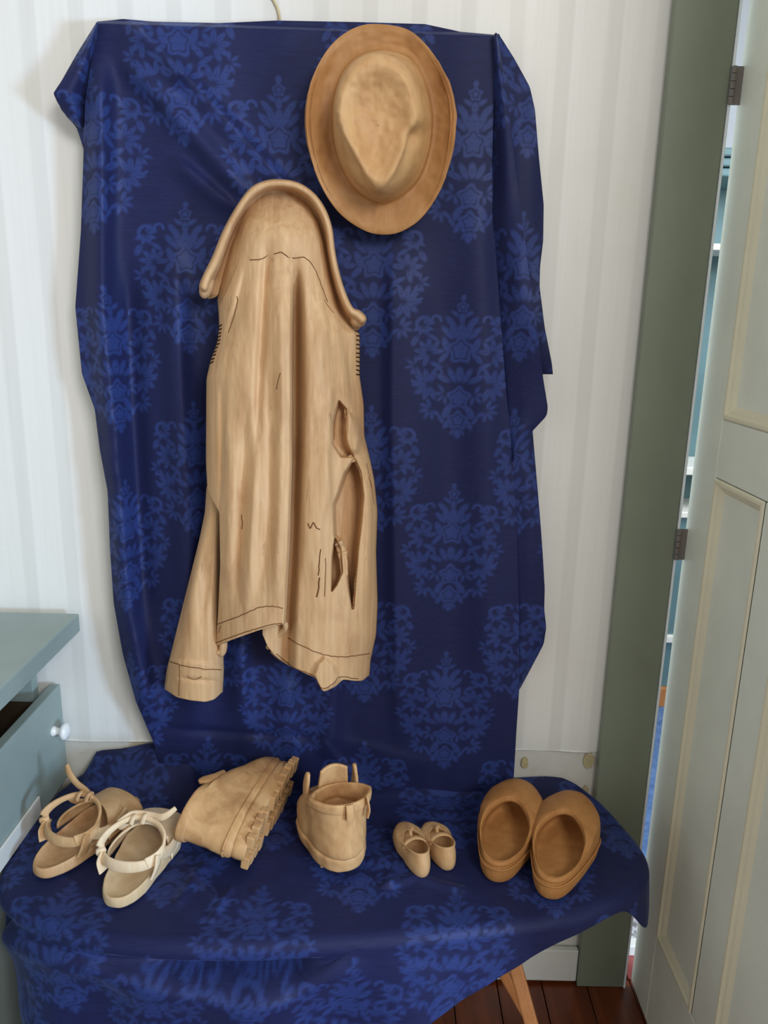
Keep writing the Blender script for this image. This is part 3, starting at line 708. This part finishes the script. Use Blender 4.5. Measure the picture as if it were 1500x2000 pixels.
def body_h(X, Y):
    h, g = common_h(X, Y)
    e = sst(480, 640, Y); dx = X - g
    h = h - 0.004 * e * (1 - sst(-20, 0, dx)) - 0.012 * e * np.exp(-(np.maximum(dx, 0) / 40) ** 2) - 0.040 * e * np.exp(-((dx - 5) / np.where(dx < 5, 20.0, 9.5)) ** 2)
    h += ridge(X, Y, [(628, 540), (622, 800), (622, 1000), (620, 1180)], 0.014, 24, 18, 150)
    h += ridge(X, Y, [(648, 700), (640, 900), (645, 1050)], 0.014, 14, 7, 120)
    h += ridge(X, Y, [(598, 480), (600, 800), (596, 1150)], 0.008, 10, 16, 120)
    h += ridge(X, Y, [(640, 460), (664, 600), (688, 740), (700, 860)], -0.010, 10, 14, 90)
    h += ridge(X, Y, [(612, 480), (640, 600), (656, 720)], -0.006, 6, 14, 90)
    h += ridge(X, Y, [(716, 880), (722, 1000), (716, 1200)], 0.014, 12, 16, 100)
    # sunken slot with bark, the raised lip inside it and the long hollow below
    h -= 0.034 * poly_in(X, Y, [(662, 784), (676, 800), (672, 835), (676, 868), (690, 892), (666, 892), (650, 868), (650, 826)], 3)
    h += 0.012 * poly_in(X, Y, [(680, 806), (696, 818), (704, 860), (698, 884), (684, 880), (676, 858)], 6)
    h -= 0.062 * poly_in(X, Y, [(692, 898), (703, 922), (708, 968), (704, 1020), (697, 1080), (689, 1188), (682, 1150), (676, 1090), (666, 1060), (654, 1046), (653, 985), (662, 962), (674, 925)], 4)
    h -= 0.045 * poly_in(X, Y, [(654, 1050), (665, 1072), (668, 1118), (657, 1142), (648, 1154), (649, 1090)], 2.5)
    h += 0.012 * poly_in(X, Y, [(612, 1318), (620, 1296), (634, 1284), (652, 1300), (662, 1326), (650, 1345), (632, 1355), (622, 1348)], 6)
    return h
def panel_h(X, Y):
    h, g = common_h(X, Y)
    off = -0.003 + 0.017 * sst(465, 670, Y)
    return h + off - 0.030 * sst(500, 640, Y) * sst(-7, 2, X - g)            # rolls back at its right edge
def jsheet(name, Lf, Rf, y0, bot, hfun, nu, nv, inset=0.0, th=0.010):
    U = np.linspace(0, 1, nu)[None, :]; V = np.linspace(0, 1, nv)[:, None]
    bx = np.array([q[0] for q in bot], float); by = np.array([q[1] for q in bot], float)
    xb = bx[0] + (bx[-1] - bx[0]) * U[0]; yb = np.mean([np.interp(xb + o_, bx, by) for o_ in (-4, -2, 0, 2, 4)], axis=0)
    PY = y0 + (yb[None, :] - y0) * V
    L = interp_s(PY.ravel(), Lf, 6).reshape(PY.shape); R = interp_s(PY.ravel(), Rf, 6).reshape(PY.shape)
    PX = L + (R - L) * U
    h = hfun(PX, PY) + 0.0016 * vnoise(PX / 14, PY / 70, 31) + 0.0010 * vnoise(PX / 6, PY / 22, 32)
    P = at_arr(PX, PY, JY - np.maximum(h, 0.002))
    return mk_grid(name, P, M_JACKET, jk, flip=True, solid=th, offset=-1), P
BODY_L = [(538, 366), (505, 379), (484, 400), (466, 432), (450, 480), (432, 540), (424, 580), (426, 600), (429, 640), (426, 670), (416, 705), (412, 740), (416, 900), (440, 1000), (480, 1100), (512, 1200), (515, 1400)]
BOT_R = [(514, 1236), (522, 1262), (536, 1278), (560, 1299), (600, 1318), (616, 1325), (624, 1345), (632, 1352), (655, 1340), (666, 1327), (690, 1330), (704, 1330), (717, 1318)]
body, PB = jsheet('body', BODY_L, JR, 367, BOT_R, body_h, 210, 620)
PL = [(470, 500), (446, 560), (427, 600), (428, 640), (424, 670), (411, 705), (403, 740), (402, 900), (405, 960), (428, 1000), (430, 1100), (426, 1200), (421, 1260), (421, 1400)]
BOT_L = [(421, 1262), (440, 1254), (470, 1243), (500, 1232), (520, 1226), (545, 1220), (556, 1216)]
panel, PP = jsheet('front_panel', PL, GRV, 470, BOT_L, panel_h, 110, 520, th=0.010)
SL = [(404, 940), (400, 1000), (390, 1050), (365, 1150), (340, 1250), (326, 1305), (321, 1340), (324, 1400)]
SR = [(440, 940), (440, 1000), (436, 1100), (432, 1200), (437, 1275), (438, 1310), (436, 1345), (434, 1400)]
def sleeve_h(X, Y):
    L = interp_s(Y, SL, 6); R = interp_s(Y, SR, 6); u = np.clip((X - L) / (R - L), 0, 1)
    h = 0.004 + (0.040 + 0.02 * sst(1000, 1250, Y)) * np.clip(1 - np.abs(2 * u - 1) ** 2.4, 0, 1) ** 0.6
    h += ridge(X, Y, [(398, 1000), (378, 1120), (360, 1240)], 0.009, 9, 14, 90) + ridge(X, Y, [(412, 1040), (400, 1150), (392, 1260)], -0.008, 12, 10, 90)
    h += 0.004 * sst(1284, 1292, Y - 0.1 * (X - 330)) - 0.004 * np.exp(-((Y - 0.1 * (X - 330) - 1322) / 4.0) ** 2) * sst(345, 360, X)
    return h
sl, PS = jsheet('sleeve', SL, SR, 950, [(322, 1346), (345, 1362), (372, 1368), (402, 1371), (420, 1366), (436, 1350)], sleeve_h, 70, 260)
# turned hem lip returning under the front panel
def lip(name, pts, r, mat=M_JACKET, depth=None):
    path = [at(a, b, JY - d) for a, b, d in pts]; return tube(name, catmull(path, 60), r, mat, jk, 8)
lip('hem_roll', [(556, 1216, 0.085), (557, 1226, 0.080), (548, 1236, 0.072), (536, 1246, 0.066), (530, 1258, 0.060), (524, 1264, 0.05)], 0.0055)
lip('hem_corner', [(431, 1238, 0.045), (436, 1258, 0.045), (433, 1274, 0.04), (426, 1270, 0.04)], 0.008)
# collar
CO = [(399, 574), (393, 560), (400, 540), (418, 503), (440, 450), (465, 405), (490, 372), (515, 358), (545, 354), (580, 360), (610, 379), (632, 409), (645, 445), (651, 490), (659, 530), (671, 570), (686, 602), (701, 610), (712, 622), (708, 634)]
CI = [(408, 582), (424, 576), (430, 556), (440, 535), (452, 495), (472, 440), (490, 410), (512, 390), (547, 381), (579, 386), (601, 403), (617, 432), (627, 462), (635, 505), (642, 540), (652, 580), (665, 615), (677, 640), (690, 645), (700, 640)]
nl = 220; a_ = catmull(CO, nl); b_ = catmull(CI, nl)
prof = [(0.0, -0.004), (-0.02, 0.02), (0.0, 0.046), (0.06, 0.062), (0.16, 0.066), (0.27, 0.060), (0.36, 0.045), (0.50, 0.026), (0.75, 0.016), (1.0, 0.012)]
pc = catmull(prof, 40); PX = a_[:, None] + (b_ - a_)[:, None] * pc[None, :, :1]
tip = sst(0, 0.06, np.linspace(0, 1, nl)) * (1 - sst(0.94, 1, np.linspace(0, 1, nl)))
hh = pc[None, :, 1] * (0.35 + 0.65 * tip[:, None]) + 0.0015 * vnoise(PX[..., 0] / 12, PX[..., 1] / 30, 41)
PC = at_arr(PX[..., 0], PX[..., 1], JY - hh)
collar = mk_grid('collar', PC, M_JACKET, jk, flip=False, solid=0.006, offset=0)
# the two rolled collar tips
def blob(name, px, py, d, rx, ry, rz, rot, mat, par):
    c = at(px, py, JY - d); V = []; nu, nv = 20, 13; cr, sr = math.cos(rot), math.sin(rot)
    for j in range(nv):
        t = math.pi * j / (nv - 1)
        for i in range(nu):
            p = 2 * math.pi * i / nu; q = np.array([rx * math.sin(t) * math.cos(p), ry * math.sin(t) * math.sin(p), rz * math.cos(t)])
            V.append(c + np.array([q[0] * cr + q[2] * sr, q[1], -q[0] * sr + q[2] * cr]))
    return mk(name, V, [tuple(f) for f in grid_faces(nu, nv, True)], mat, par)
blob('collar_tip', 404, 560, 0.034, 0.011, 0.022, 0.021, 0.35, M_JACKET, collar)
blob('collar_tip', 699, 625, 0.034, 0.013, 0.022, 0.013, 0.3, M_JACKET, collar)
# burnt blanket stitches along both flanks
def near_front(Pg, px, py):                       # point of a built sheet seen at this place
    d = Pg.reshape(-1, 3) - CAM; z = d @ _f; X = 750 + FPX * (d @ _r) / z; Y = 1000 - FPX * (d @ _u) / z
    return Pg.reshape(-1, 3)[np.argmin((X - px) ** 2 + (Y - py) ** 2)]
for i in range(11):
    y_ = 636 + i * 7.2; xl = float(interp_s(y_, JL, 4))
    A = near_front(PP, xl + 1, y_ + 1); B = near_front(PP, xl + 6, y_ - 1.5)
    tube('stitch', [A + (0, -0.0012, 0), B + (0, -0.0012, 0)], 0.0014, M_BURN, panel, 5)
for i in range(11):
    y_ = 648 + i * 8.4; xr = float(interp_s(y_, JR, 4))
    A = near_front(PB, xr - 1, y_); B = near_front(PB, xr - 7, y_ - 1)
    tube('stitch', [A + (0, -0.0012, 0), B + (0, -0.0012, 0)], 0.0014, M_BURN, body, 5)
def seam(Pg, pts, r=0.0008, mat=M_BURNSOFT, n_=40, name='seam_line'):
    q = catmull(pts, n_); tube(name, [near_front(Pg, *p) + np.array((0, -0.0005, 0)) for p in q], r, mat, {id(PP): panel, id(PB): body, id(PS): sl}[id(Pg)], 5)
seam(PP, [(424, 1219), (470, 1202), (505, 1187), (530, 1184), (553, 1188)]); seam(PP, [(423, 1255), (470, 1238), (520, 1222), (551, 1217)])
seam(PB, [(562, 1246), (600, 1266), (640, 1280), (680, 1282), (722, 1276)]); seam(PB, [(540, 1276), (575, 1304), (612, 1320), (630, 1344), (652, 1334), (664, 1322), (700, 1326)])
seam(PS, [(332, 1292), (360, 1300), (395, 1306), (433, 1308)]); seam(PS, [(350, 1300), (351, 1330), (349, 1358)])
seam(PP, [(488, 507), (510, 506), (524, 498)]); seam(PB, [(536, 496), (550, 493), (565, 503), (582, 503), (594, 503), (612, 520), (628, 558), (640, 590)])

def crack(Pg, pts, r=0.0012): seam(Pg, pts, r * 0.75, M_BURNSOFT, 14, 'dark_grain_crack')
crack(PB, [(602, 1022), (607, 1032), (612, 1020), (618, 1031), (626, 1034)]); crack(PB, [(626, 1072), (624, 1100), (622, 1124)]); crack(PB, [(624, 1128), (622, 1150), (618, 1166)], 0.0016)
crack(PB, [(636, 1090), (635, 1130), (634, 1165)], 0.0008); crack(PB, [(608, 930), (607, 950)], 0.0008); crack(PB, [(662, 786), (654, 820), (652, 858)], 0.0012)
crack(PP, [(548, 690), (552, 700), (550, 712)], 0.0009); crack(PP, [(540, 760), (544, 740), (548, 728)], 0.0008); crack(PP, [(472, 1005), (473, 1024), (472, 1034)], 0.0009)
crack(PP, [(462, 578), (464, 590), (456, 620), (446, 650)], 0.0009); crack(PB, [(716, 905), (722, 930), (727, 960)], 0.0008); crack(PB, [(720, 930), (726, 955), (730, 985)], 0.0008)
crack(PB, [(634, 585), (640, 596), (652, 612)], 0.0007); crack(PP, [(430, 1222), (428, 1236)], 0.0010); crack(PS, [(366, 1322), (380, 1327), (392, 1322)], 0.0010)

# ------------------------------------------------------------------ shoes: closed rings lofted from sole to rim and back inside
NR = 72
TH = np.arange(NR) * 2 * math.pi / NR
def sring(l0, l1, wid, z, left=None, pw=0.85):
    """ring with ends l0 (heel) and l1 (toe); wid/left = half widths along t=0..1; z = heights along t"""
    t = (1 - np.cos(TH)) / 2; sgn = np.sin(TH)
    k = np.linspace(0, 1, len(wid)); wr_ = np.interp(t, k, wid); wl_ = np.interp(t, np.linspace(0, 1, len(left or wid)), left or wid)
    w_ = np.where(sgn >= 0, wr_, -wl_) * np.abs(sgn) ** pw
    z_ = np.interp(t, np.linspace(0, 1, len(z)), z) if hasattr(z, '__len__') else np.full(NR, z)
    return np.stack([w_, l0 + (l1 - l0) * t, z_], 1)
def loft(rings, sub=4, noise_amp=0.0012, seed=1, bottom=True, top=True):
    R = np.array(rings); m = len(R); Fn = catmull(R.reshape(m, -1), (m - 1) * sub + 1).reshape(-1, NR, 3)
    nz = vnoise(Fn[..., 1] * 90 + Fn[..., 2] * 40, Fn[..., 0] * 90 + Fn[..., 2] * 70, seed)
    c = Fn.mean(axis=1, keepdims=True); dirn = Fn - c; dirn /= np.linalg.norm(dirn, axis=2, keepdims=True) + 1e-9
    Fn = Fn + dirn * (nz * noise_amp)[..., None]
    V = Fn.reshape(-1, 3); F = [tuple(q) for q in grid_faces(NR, len(Fn), True)]
    if bottom: F.append(tuple(range(NR))[::-1])
    if top: F.append(tuple((len(Fn) - 1) * NR + i for i in range(NR)))
    return V, F
class Frame:
    """shoe frame: heel at pixel a on the cloth, toe towards pixel b"""
    def __init__(s, a, b, zb, zoff=0.0):
        A = atz(*a, ZT + 0.006); A = atz(*a, cloth_z(A[0], A[1] + 0.01)); B = atz(*b, zb); s.o = A.copy(); d = (B - A)[:2]; s.len = float(np.hypot(*d)); d /= s.len
        s.t = np.array([d[0], d[1], 0]); s.r = np.array([d[1], -d[0], 0]); s.zs = zoff
        s.o[2] = max(cloth_z(*(s.o + s.t * q + s.r * e)[:2]) for q in (0.02, s.len * .5, s.len * .9) for e in (-.03, 0, .03)) + 0.0005 + zoff; s.R = None
    def w(s, V):
        V = np.asarray(V, float).reshape(-1, 3)
        if s.R is not None: V = V @ s.R.T
        return s.o + V[:, :1] * s.r + V[:, 1:2] * s.t + V[:, 2:3] * np.array([0, 0, 1.0])
def part(name, fr, VF, mat, root, **kw): return mk(name, fr.w(VF[0]), VF[1], mat, root, **kw)

def ribbon(pts, side, width, thick, n=50, closed=False):
    p = catmull(pts, n, closed); S = catmull(side, n, closed) if np.ndim(side) == 2 else np.broadcast_to(np.array(side, float), (n, 3))
    wd = np.interp(np.linspace(0, 1, n), np.linspace(0, 1, len(width)), width) if hasattr(width, '__len__') else np.full(n, width)
    T = (np.roll(p, -1, 0) - np.roll(p, 1, 0)) if closed else np.gradient(p, axis=0); T /= np.linalg.norm(T, axis=1)[:, None] + 1e-12
    S = S - (S * T).sum(1)[:, None] * T; S = S / (np.linalg.norm(S, axis=1)[:, None] + 1e-12); Q = np.cross(T, S)
    cs = [(-1, -0.4), (-0.85, -1), (0, -1.15), (0.85, -1), (1, -0.4), (1, 0.4), (0.85, 1), (0, 1.15), (-0.85, 1), (-1, 0.4)]
    V = np.array([[p[i] + S[i] * wd[i] / 2 * a + Q[i] * thick / 2 * b for a, b in cs] for i in range(n)])
    m = len(cs)
    if closed: V = np.concatenate([V, V[:1]])
    F = [tuple(q) for q in grid_faces(m, len(V), True)]
    if not closed: F += [tuple(range(m))[::-1], tuple((n - 1) * m + k for k in range(m))]
    return V.reshape(-1, 3), F

# clogs ------------------------------------------------------------
def clog(a, b, zb, label, seed):
    fr = Frame(a, b, zb); root = empty('carved_clog', fr.o, label, 'clog', 'pair of carved wooden clogs')
    k = fr.len / 0.28
    S = lambda l0, l1, wd, z, **kw: sring(l0 * k, l1 * k, wd, z, **kw)
    W = [0.046, 0.047, 0.053, 0.063, 0.065, 0.054]
    rr = [S(.012, .262, [q * .8 for q in W], 0.0), S(.004, .274, [q * .94 for q in W], 0.003), S(0, .28, W, [.016, .014, .014, .022]),
          S(.001, .282, W, [.030, .026, .026, .034]), S(.004, .281, W, [.033, .032, .036, .042]), S(.003, .278, W, [.038, .042, .050, .056]),
          S(.005, .266, [q * .96 for q in W], [.041, .048, .062, .072]), S(.008, .236, [.042, .046, .052, .058, .054, .040], [.043, .051, .070, .083]),
          S(.011, .196, [.039, .043, .047, .050, .047, .036], [.043, .052, .074, .087]), S(.013, .172, [.037, .041, .045, .047, .043, .034], [.043, .051, .073, .086]),
          S(.015, .167, [.035, .039, .042, .044, .040, .031], [.041, .049, .070, .082]), S(.018, .170, [.034, .037, .041, .043, .039, .031], [.037, .043, .060, .072]),
          S(.021, .215, [.032, .037, .041, .046, .044, .036], [.033, .030, .038, .050]),
          S(.028, .225, [.030, .034, .038, .042, .042, .030], [.030, .026, .025, .032]), S(.06, .18, [.015] * 4, [.028, .025, .024]), S(.11, .13, [.002] * 3, .025)]
    V, F = loft(rr, 5, 0.001, seed)
    part('shell', fr, (V, F), M_CLOG, root)
    # stitched ledge round the heel
    q = S(-.0015, .283, [x + .0015 for x in W], [.0315, .030, .030, .038])
    path = fr.w(np.vstack([q[np.r_[NR - 22:NR]], q[:23]])); tube('heel_ledge', path, 0.0018, M_CLOG, root, 6)
    return root
clog((964, 1730), (1018, 1540), ZT + 0.05, 'brown wooden clog in front of the hanging cloth edge, left of its pair', 51)
clog((1068, 1766), (1124, 1566), ZT + 0.05, 'brown wooden clog nearest the door casing, right of its pair', 52)

# baby shoes ---------------------------------------------------------
def baby(a, b, zb, label, seed, w_=1.0):
    fr = Frame(a, b, zb); root = empty('carved_baby_shoe', fr.o, label, 'baby shoe', 'pair of tiny carved wooden shoes'); k = fr.len / 0.12
    S = lambda l0, l1, wd, z: sring(l0 * k, l1 * k, [q * w_ for q in wd], z)
    W = [.018, .018, .018, .022, .024, .020]
    rr = [S(.006, .112, [q * .75 for q in W], 0.0), S(.001, .119, W, [.004, .004, .005]), S(-.002, .121, [q * 1.08 for q in W], [.014, .013, .014]),
          S(-.001, .118, [q * 1.08 for q in W], [.026, .024, .024]), S(.003, .108, W, [.040, .032, .032]), S(.005, .088, [.017, .018, .018, .018, .016], [.047, .037, .036]),
          S(.007, .084, [.0155, .0165, .016, .016, .014], [.048, .038, .037]), S(.009, .084, [.014, .015, .015, .015, .013], [.045, .034, .033]),
          S(.010, .096, [.014, .015, .015, .018, .017], [.020, .016, .016]), S(.02, .085, [.01, .011, .012], [.010, .009, .009]), S(.05, .055, [.001, .001], .009)]
    part('shell', fr, loft(rr, 4, 0.0008, seed), M_BABY, root)
    st = [(-.0185 * w_, .047 * k, .030), (-.013 * w_, .050 * k, .040), (0, .052 * k, .044), (.013 * w_, .050 * k, .040), (.0185 * w_, .047 * k, .030)]
    part('strap', fr, ribbon(st, (0, 1, 0), 0.010, 0.003), M_BABY, root)
    tg = [(-.004, .056 * k, .043), (-.002, .066 * k, .046), (.004, .074 * k, .047)]
    part('strap_tag', fr, ribbon(tg, (1, 0, 0), 0.006, 0.002), M_BABY, root)
baby((828, 1719), (784, 1608), ZT + 0.03, 'tiny wooden strap shoe beside the platform boot, left one of its pair', 61, 1.22)
baby((878, 1706), (836, 1606), ZT + 0.03, 'tiny wooden strap shoe, right one of its pair, nearer the clogs', 62, 1.22)

# sandals --------------------------------------------------------------
def sandal(a, b, zb, label, seed, mats, loose, roll=0.0):
    msole, mstrap = mats
    fr = Frame(a, b, zb); root = empty('carved_sandal', fr.o, label, 'sandal', 'pair of carved wooden sandals'); k = fr.len / 0.24
    S = lambda l0, l1, wd, z: sring(l0 * k, l1 * k, wd, z)
    W = [.047, .047, .043, .046, .054, .053, .042]
    rr = [S(.006, .232, [q * .85 for q in W], 0.0), S(.001, .239, W, [.003] * 3), S(0, .24, [q * 1.02 for q in W], [.010, .013, .013, .011]),
          S(.001, .239, W, [.018, .024, .023, .018]), S(.004, .235, [q * .94 for q in W], [.021, .027, .025, .020]),
          S(.010, .230, [q * .85 for q in W], [.018, .023, .021, .018]), S(.03, .20, [q * .5 for q in W], [.015, .020, .019, .016]), S(.10, .11, [.002] * 3, .018)]
    part('sole', fr, loft(rr, 5, 0.0014, seed), msole, root)
    P3 = lambda *q: [(x * 1.22, y * k, z) for x, y, z in q]
    # broad band over the toes
    nb, na = 26, 40; V = []
    for i in range(na):
        t = math.pi * i / (na - 1); row = []
        for j in range(nb):
            v = j / (nb - 1); l = .142 + .062 * v - .030 * (1 - v) * (abs(math.cos(t)) ** 2) * (1 if math.cos(t) < 0 else 1.6)
            wd = .0565 - .004 * v; hz = .046 - .012 * v
            row.append((-wd * math.cos(t), l * k, .020 + hz * math.sin(t) ** 0.8))
        V.append(row)
    V = np.array(V); o = mk('toe_band', fr.w(V.reshape(-1, 3)), grid_faces(nb, na), mstrap, root, solid=0.004, offset=0)
    # side strap along the right flank up to the ankle loop
    part('side_strap', fr, ribbon(P3((.040, .165, .045), (.045, .135, .040), (.046, .10, .046), (.044, .075, .060)), [(0, .3, 1), (0, .2, 1), (0, .1, 1), (0, 0, 1)], [.030, .026, .022, .020], .0045), mstrap, root)
    part('side_strap', fr, ribbon(P3((-.037, .060, .024), (-.043, .064, .042), (-.041, .070, .056)), (0, 1, 0), [.030, .026, .022], .0045), mstrap, root)
    part('side_strap', fr, ribbon(P3((.037, .060, .024), (.043, .064, .045), (.043, .070, .062)), (0, 1, 0), [.026, .024, .020], .0045), mstrap, root)
    part('instep_strap', fr, ribbon(P3((-.030, .150, .050), (-.034, .128, .064), (-.030, .112, .084)), (.4, 0, .6), [.016, .014, .012], .004), mstrap, root)
    lp = P3((-.040, .064, .052), (-.022, .050, .048), (.005, .046, .048), (.030, .056, .050), (.044, .078, .058), (.040, .102, .078), (.018, .120, .090), (-.012, .116, .094), (-.034, .092, .086), (-.043, .068, .072))
    sd = [(0, .25, 1)] * 10
    part('ankle_strap', fr, ribbon(lp, sd, [.019, .020, .020, .018, .017, .014, .010, .009, .011, .016, .019], .005, 90, True), mstrap, root)
    part('buckle_tab', fr, ribbon(P3((.030, .054, .052), (.041, .068, .056), (.046, .086, .062)), (0, .25, 1), .021, .004, 16), mstrap, root)
    part('strap_end', fr, ribbon(P3(*loose), (.2, .3, .9), [.010, .011, .012, .013, .008], .005), mstrap, root)
    for q in ((-.012, .116, .092), (.004, .119, .094)):
        part('knot', fr, ribbon(P3((q[0], q[1] - .008, q[2] - .006), (q[0] + .003, q[1] - .004, q[2] + .006), (q[0] + .002, q[1] + .006, q[2] + .005), (q[0] - .001, q[1] + .008, q[2] - .007)), (1, 0, 0), .008, .004, 16), mstrap, root)
sandal((74, 1722), (266, 1562), ZT + 0.02, 'tan wooden strappy sandal nearest the chest, loose strap end upright', 71, (M_SAND, M_STRAP),
       ((.012, .118, .094), (-.006, .124, .100), (-.026, .126, .106), (-.042, .128, .120), (-.050, .132, .134)))
sandal((222, 1780), (332, 1594), ZT + 0.02, 'pale wooden strappy sandal in front, left of the tipped boot', 72, (M_SAND2, M_STRAP2),
       ((-.030, .104, .090), (-.014, .122, .098), (.012, .124, .098), (.034, .120, .100), (.050, .132, .112)))

# boots ----------------------------------------------------------------
def boot_mesh(k, w_, seed, sh):
    S = lambda l0, l1, wd, z: sring(l0 * k, l1 * k, [q * w_ for q in wd], z)
    W = [.040, .042, .041, .046, .050, .046]
    up = [S(.004, .268, [q * .98 for q in W], [.034, .034, .030, .026]), S(-.003, .276, [q * 1.06 for q in W], [.042, .042, .040, .036]), S(-.002, .278, [q * 1.08 for q in W], [.060, .058, .056, .054]),
          S(.001, .268, [q * 1.07 for q in W], [.082, .080, .076, .070]), S(.003, .236, [.040, .045, .047, .048, .044], [.104, .102, .098, .088]),
          S(.003, .192, [.040, .046, .048, .046, .036], [.126, .124, .120, .108]), S(.002, .156, [.041, .047, .049, .044, .034], [.146 * sh, .144 * sh, .138 * sh, .124 * sh]),
          S(.002, .142, [.042, .047, .048, .043, .032], [.160 * sh, .158 * sh, .152 * sh, .140 * sh]), S(.005, .138, [.039, .044, .045, .040, .029], [.164 * sh, .162 * sh, .156 * sh, .146 * sh]),
          S(.010, .134, [.036, .041, .041, .036, .025], [.160 * sh, .158 * sh, .152 * sh, .142 * sh]), S(.013, .134, [.034, .038, .038, .034, .024], [.13 * sh, .128 * sh, .124 * sh, .12 * sh]),
          S(.018, .14, [.030, .034, .035, .032, .024], [.100, .098, .096, .096]), S(.04, .11, [.02, .02, .02], .094), S(.07, .08, [.002, .002], .094)]
    sole = [S(.010, .262, [q * .94 for q in W], 0.010), S(.003, .274, [q * 1.06 for q in W], [.012, .012, .014, .016]), S(.001, .277, [q * 1.10 for q in W], [.024, .024, .024, .026]),
            S(.002, .276, [q * 1.10 for q in W], [.034, .034, .032, .032]), S(.008, .268, [q * .98 for q in W], [.038, .038, .036, .034]), S(.02, .25, [q * .8 for q in W], [.036, .036, .036, .034])]
    return up, sole, W, S
def lugs(fr, root, k, w_):
    rs = random.Random(5)
    ls = ([] if w_ < 0.95 else [.010, .032]) + [.054, .076, .118, .140, .162, .184, .206, .228, .250]
    first = None
    for sd in (-1, 1):
        for l in ls:
            W = float(np.interp(l / .28, np.linspace(0, 1, 8), [.028, .040, .041, .041, .046, .052, .046, .026])) * w_
            x0, x1 = sorted((sd * W * 0.35, sd * (W + .003))); dl = .0155 * k
            v = [(x0, l * k, 0), (x1, l * k, 0), (x1, l * k + dl, 0), (x0, l * k + dl, 0), (x0, l * k, .014), (x1, l * k, .016), (x1, l * k + dl, .016), (x0, l * k + dl, .014)]
            mk('tread_lug', fr.w(np.array(v) + np.array([0, rs.uniform(-.001, .001), rs.uniform(0, .002)])), [(0, 3, 2, 1), (4, 5, 6, 7), (0, 1, 5, 4), (1, 2, 6, 5), (2, 3, 7, 6), (3, 0, 4, 7)], M_BOOT, root, smooth=False, bevel=0.002)
# upright boot, heel to the viewer
fr = Frame((680, 1722), (622, 1550), ZT + 0.06)
root = empty('carved_boot', fr.o, 'upright carved wooden ankle boot with open top, heel facing forward', 'boot', 'pair of carved wooden ankle boots')
up, sole, W, S = boot_mesh(fr.len / 0.28, 1.22, 81, 0.90)
part('upper', fr, loft(up, 4, 0.0022, 81), M_BOOT, root); sole_o = part('sole', fr, loft(sole, 4, 0.0018, 82), M_BOOT, root)
lugs(fr, sole_o, fr.len / .28, 0.92)
def tongue(fr, root, k, sh):
    V = []
    for i in range(15):
        v = i / 14
        for j in range(15):
            u = j / 14 * 2 - 1; wdt = .030 - .005 * v
            V.append((u * wdt, (.140 + .012 * (1 - u * u) - .012 * v) * k, (.118 + .066 * v) * sh - .006 * u * u * v))
    mk('tongue', fr.w(V), grid_faces(15, 15), M_BOOT, root, solid=0.005, offset=0)
tongue(fr, root, fr.len / .28, 0.93)
for sd in (-1, 1):
    part('eyelet_flap', fr, ribbon([(sd * .047, .112, .100), (sd * .048, .108, .126), (sd * .046, .106, .146), (sd * .045, .104, .156)], (0, 1, .3), [.030, .024, .018, .008], .006), M_BOOT, root)
part('heel_loop', fr, ribbon([(0, -.003, .150), (0, -.006, .135), (0, -.006, .120)], (1, 0, 0), [.014, .013, .012], .003), M_BOOT, root)
part('heel_strip', fr, ribbon([(.034, .006, .155), (.038, .004, .130), (.036, .006, .112)], (0, 1, 0), [.012, .012, .010], .003), M_BOOT, root)
# boot lying on its side, sole turned to the right
fr = Frame((488, 1726), (582, 1512), ZT + 0.05)
root = empty('carved_boot', fr.o, 'carved wooden ankle boot tipped on its side with the treaded sole turned right', 'boot', 'pair of carved wooden ankle boots')
k = fr.len / 0.28
th = math.radians(-78)                            # shaft (local z) swings to the left of the toe direction
ct, st_ = math.cos(th), math.sin(th)
fr.R = np.array([[ct, 0, st_], [0, 1, 0], [-st_, 0, ct]])
fr.o[2] += 0.049
up, sole, W, S = boot_mesh(k, 1.02, 83, 0.88)
part('upper', fr, loft(up, 4, 0.0024, 83), M_BOOT, root); sole_o = part('sole', fr, loft(sole, 4, 0.002, 84), M_BOOT, root)
lugs(fr, sole_o, k, 1.0); tongue(fr, root, k, 0.83)
for sd in (-1, 1):
    part('eyelet_flap', fr, ribbon([(sd * .034, .150, .112), (sd * .037, .132, .124), (sd * .036, .112, .144), (sd * .035, .104, .150)], (0, 1, .3), [.030, .024, .018, .008], .006), M_BOOT, root)
q = S(-.0035, .279, [x * 1.085 for x in W], [.050, .048, .046, .044]); part('welt_seam', fr, tube_pts(np.vstack([q, q[:1]]), 0.0018, 6), M_BOOT, root)

for o in bpy.data.objects:
    if '_o' in o: del o['_o']
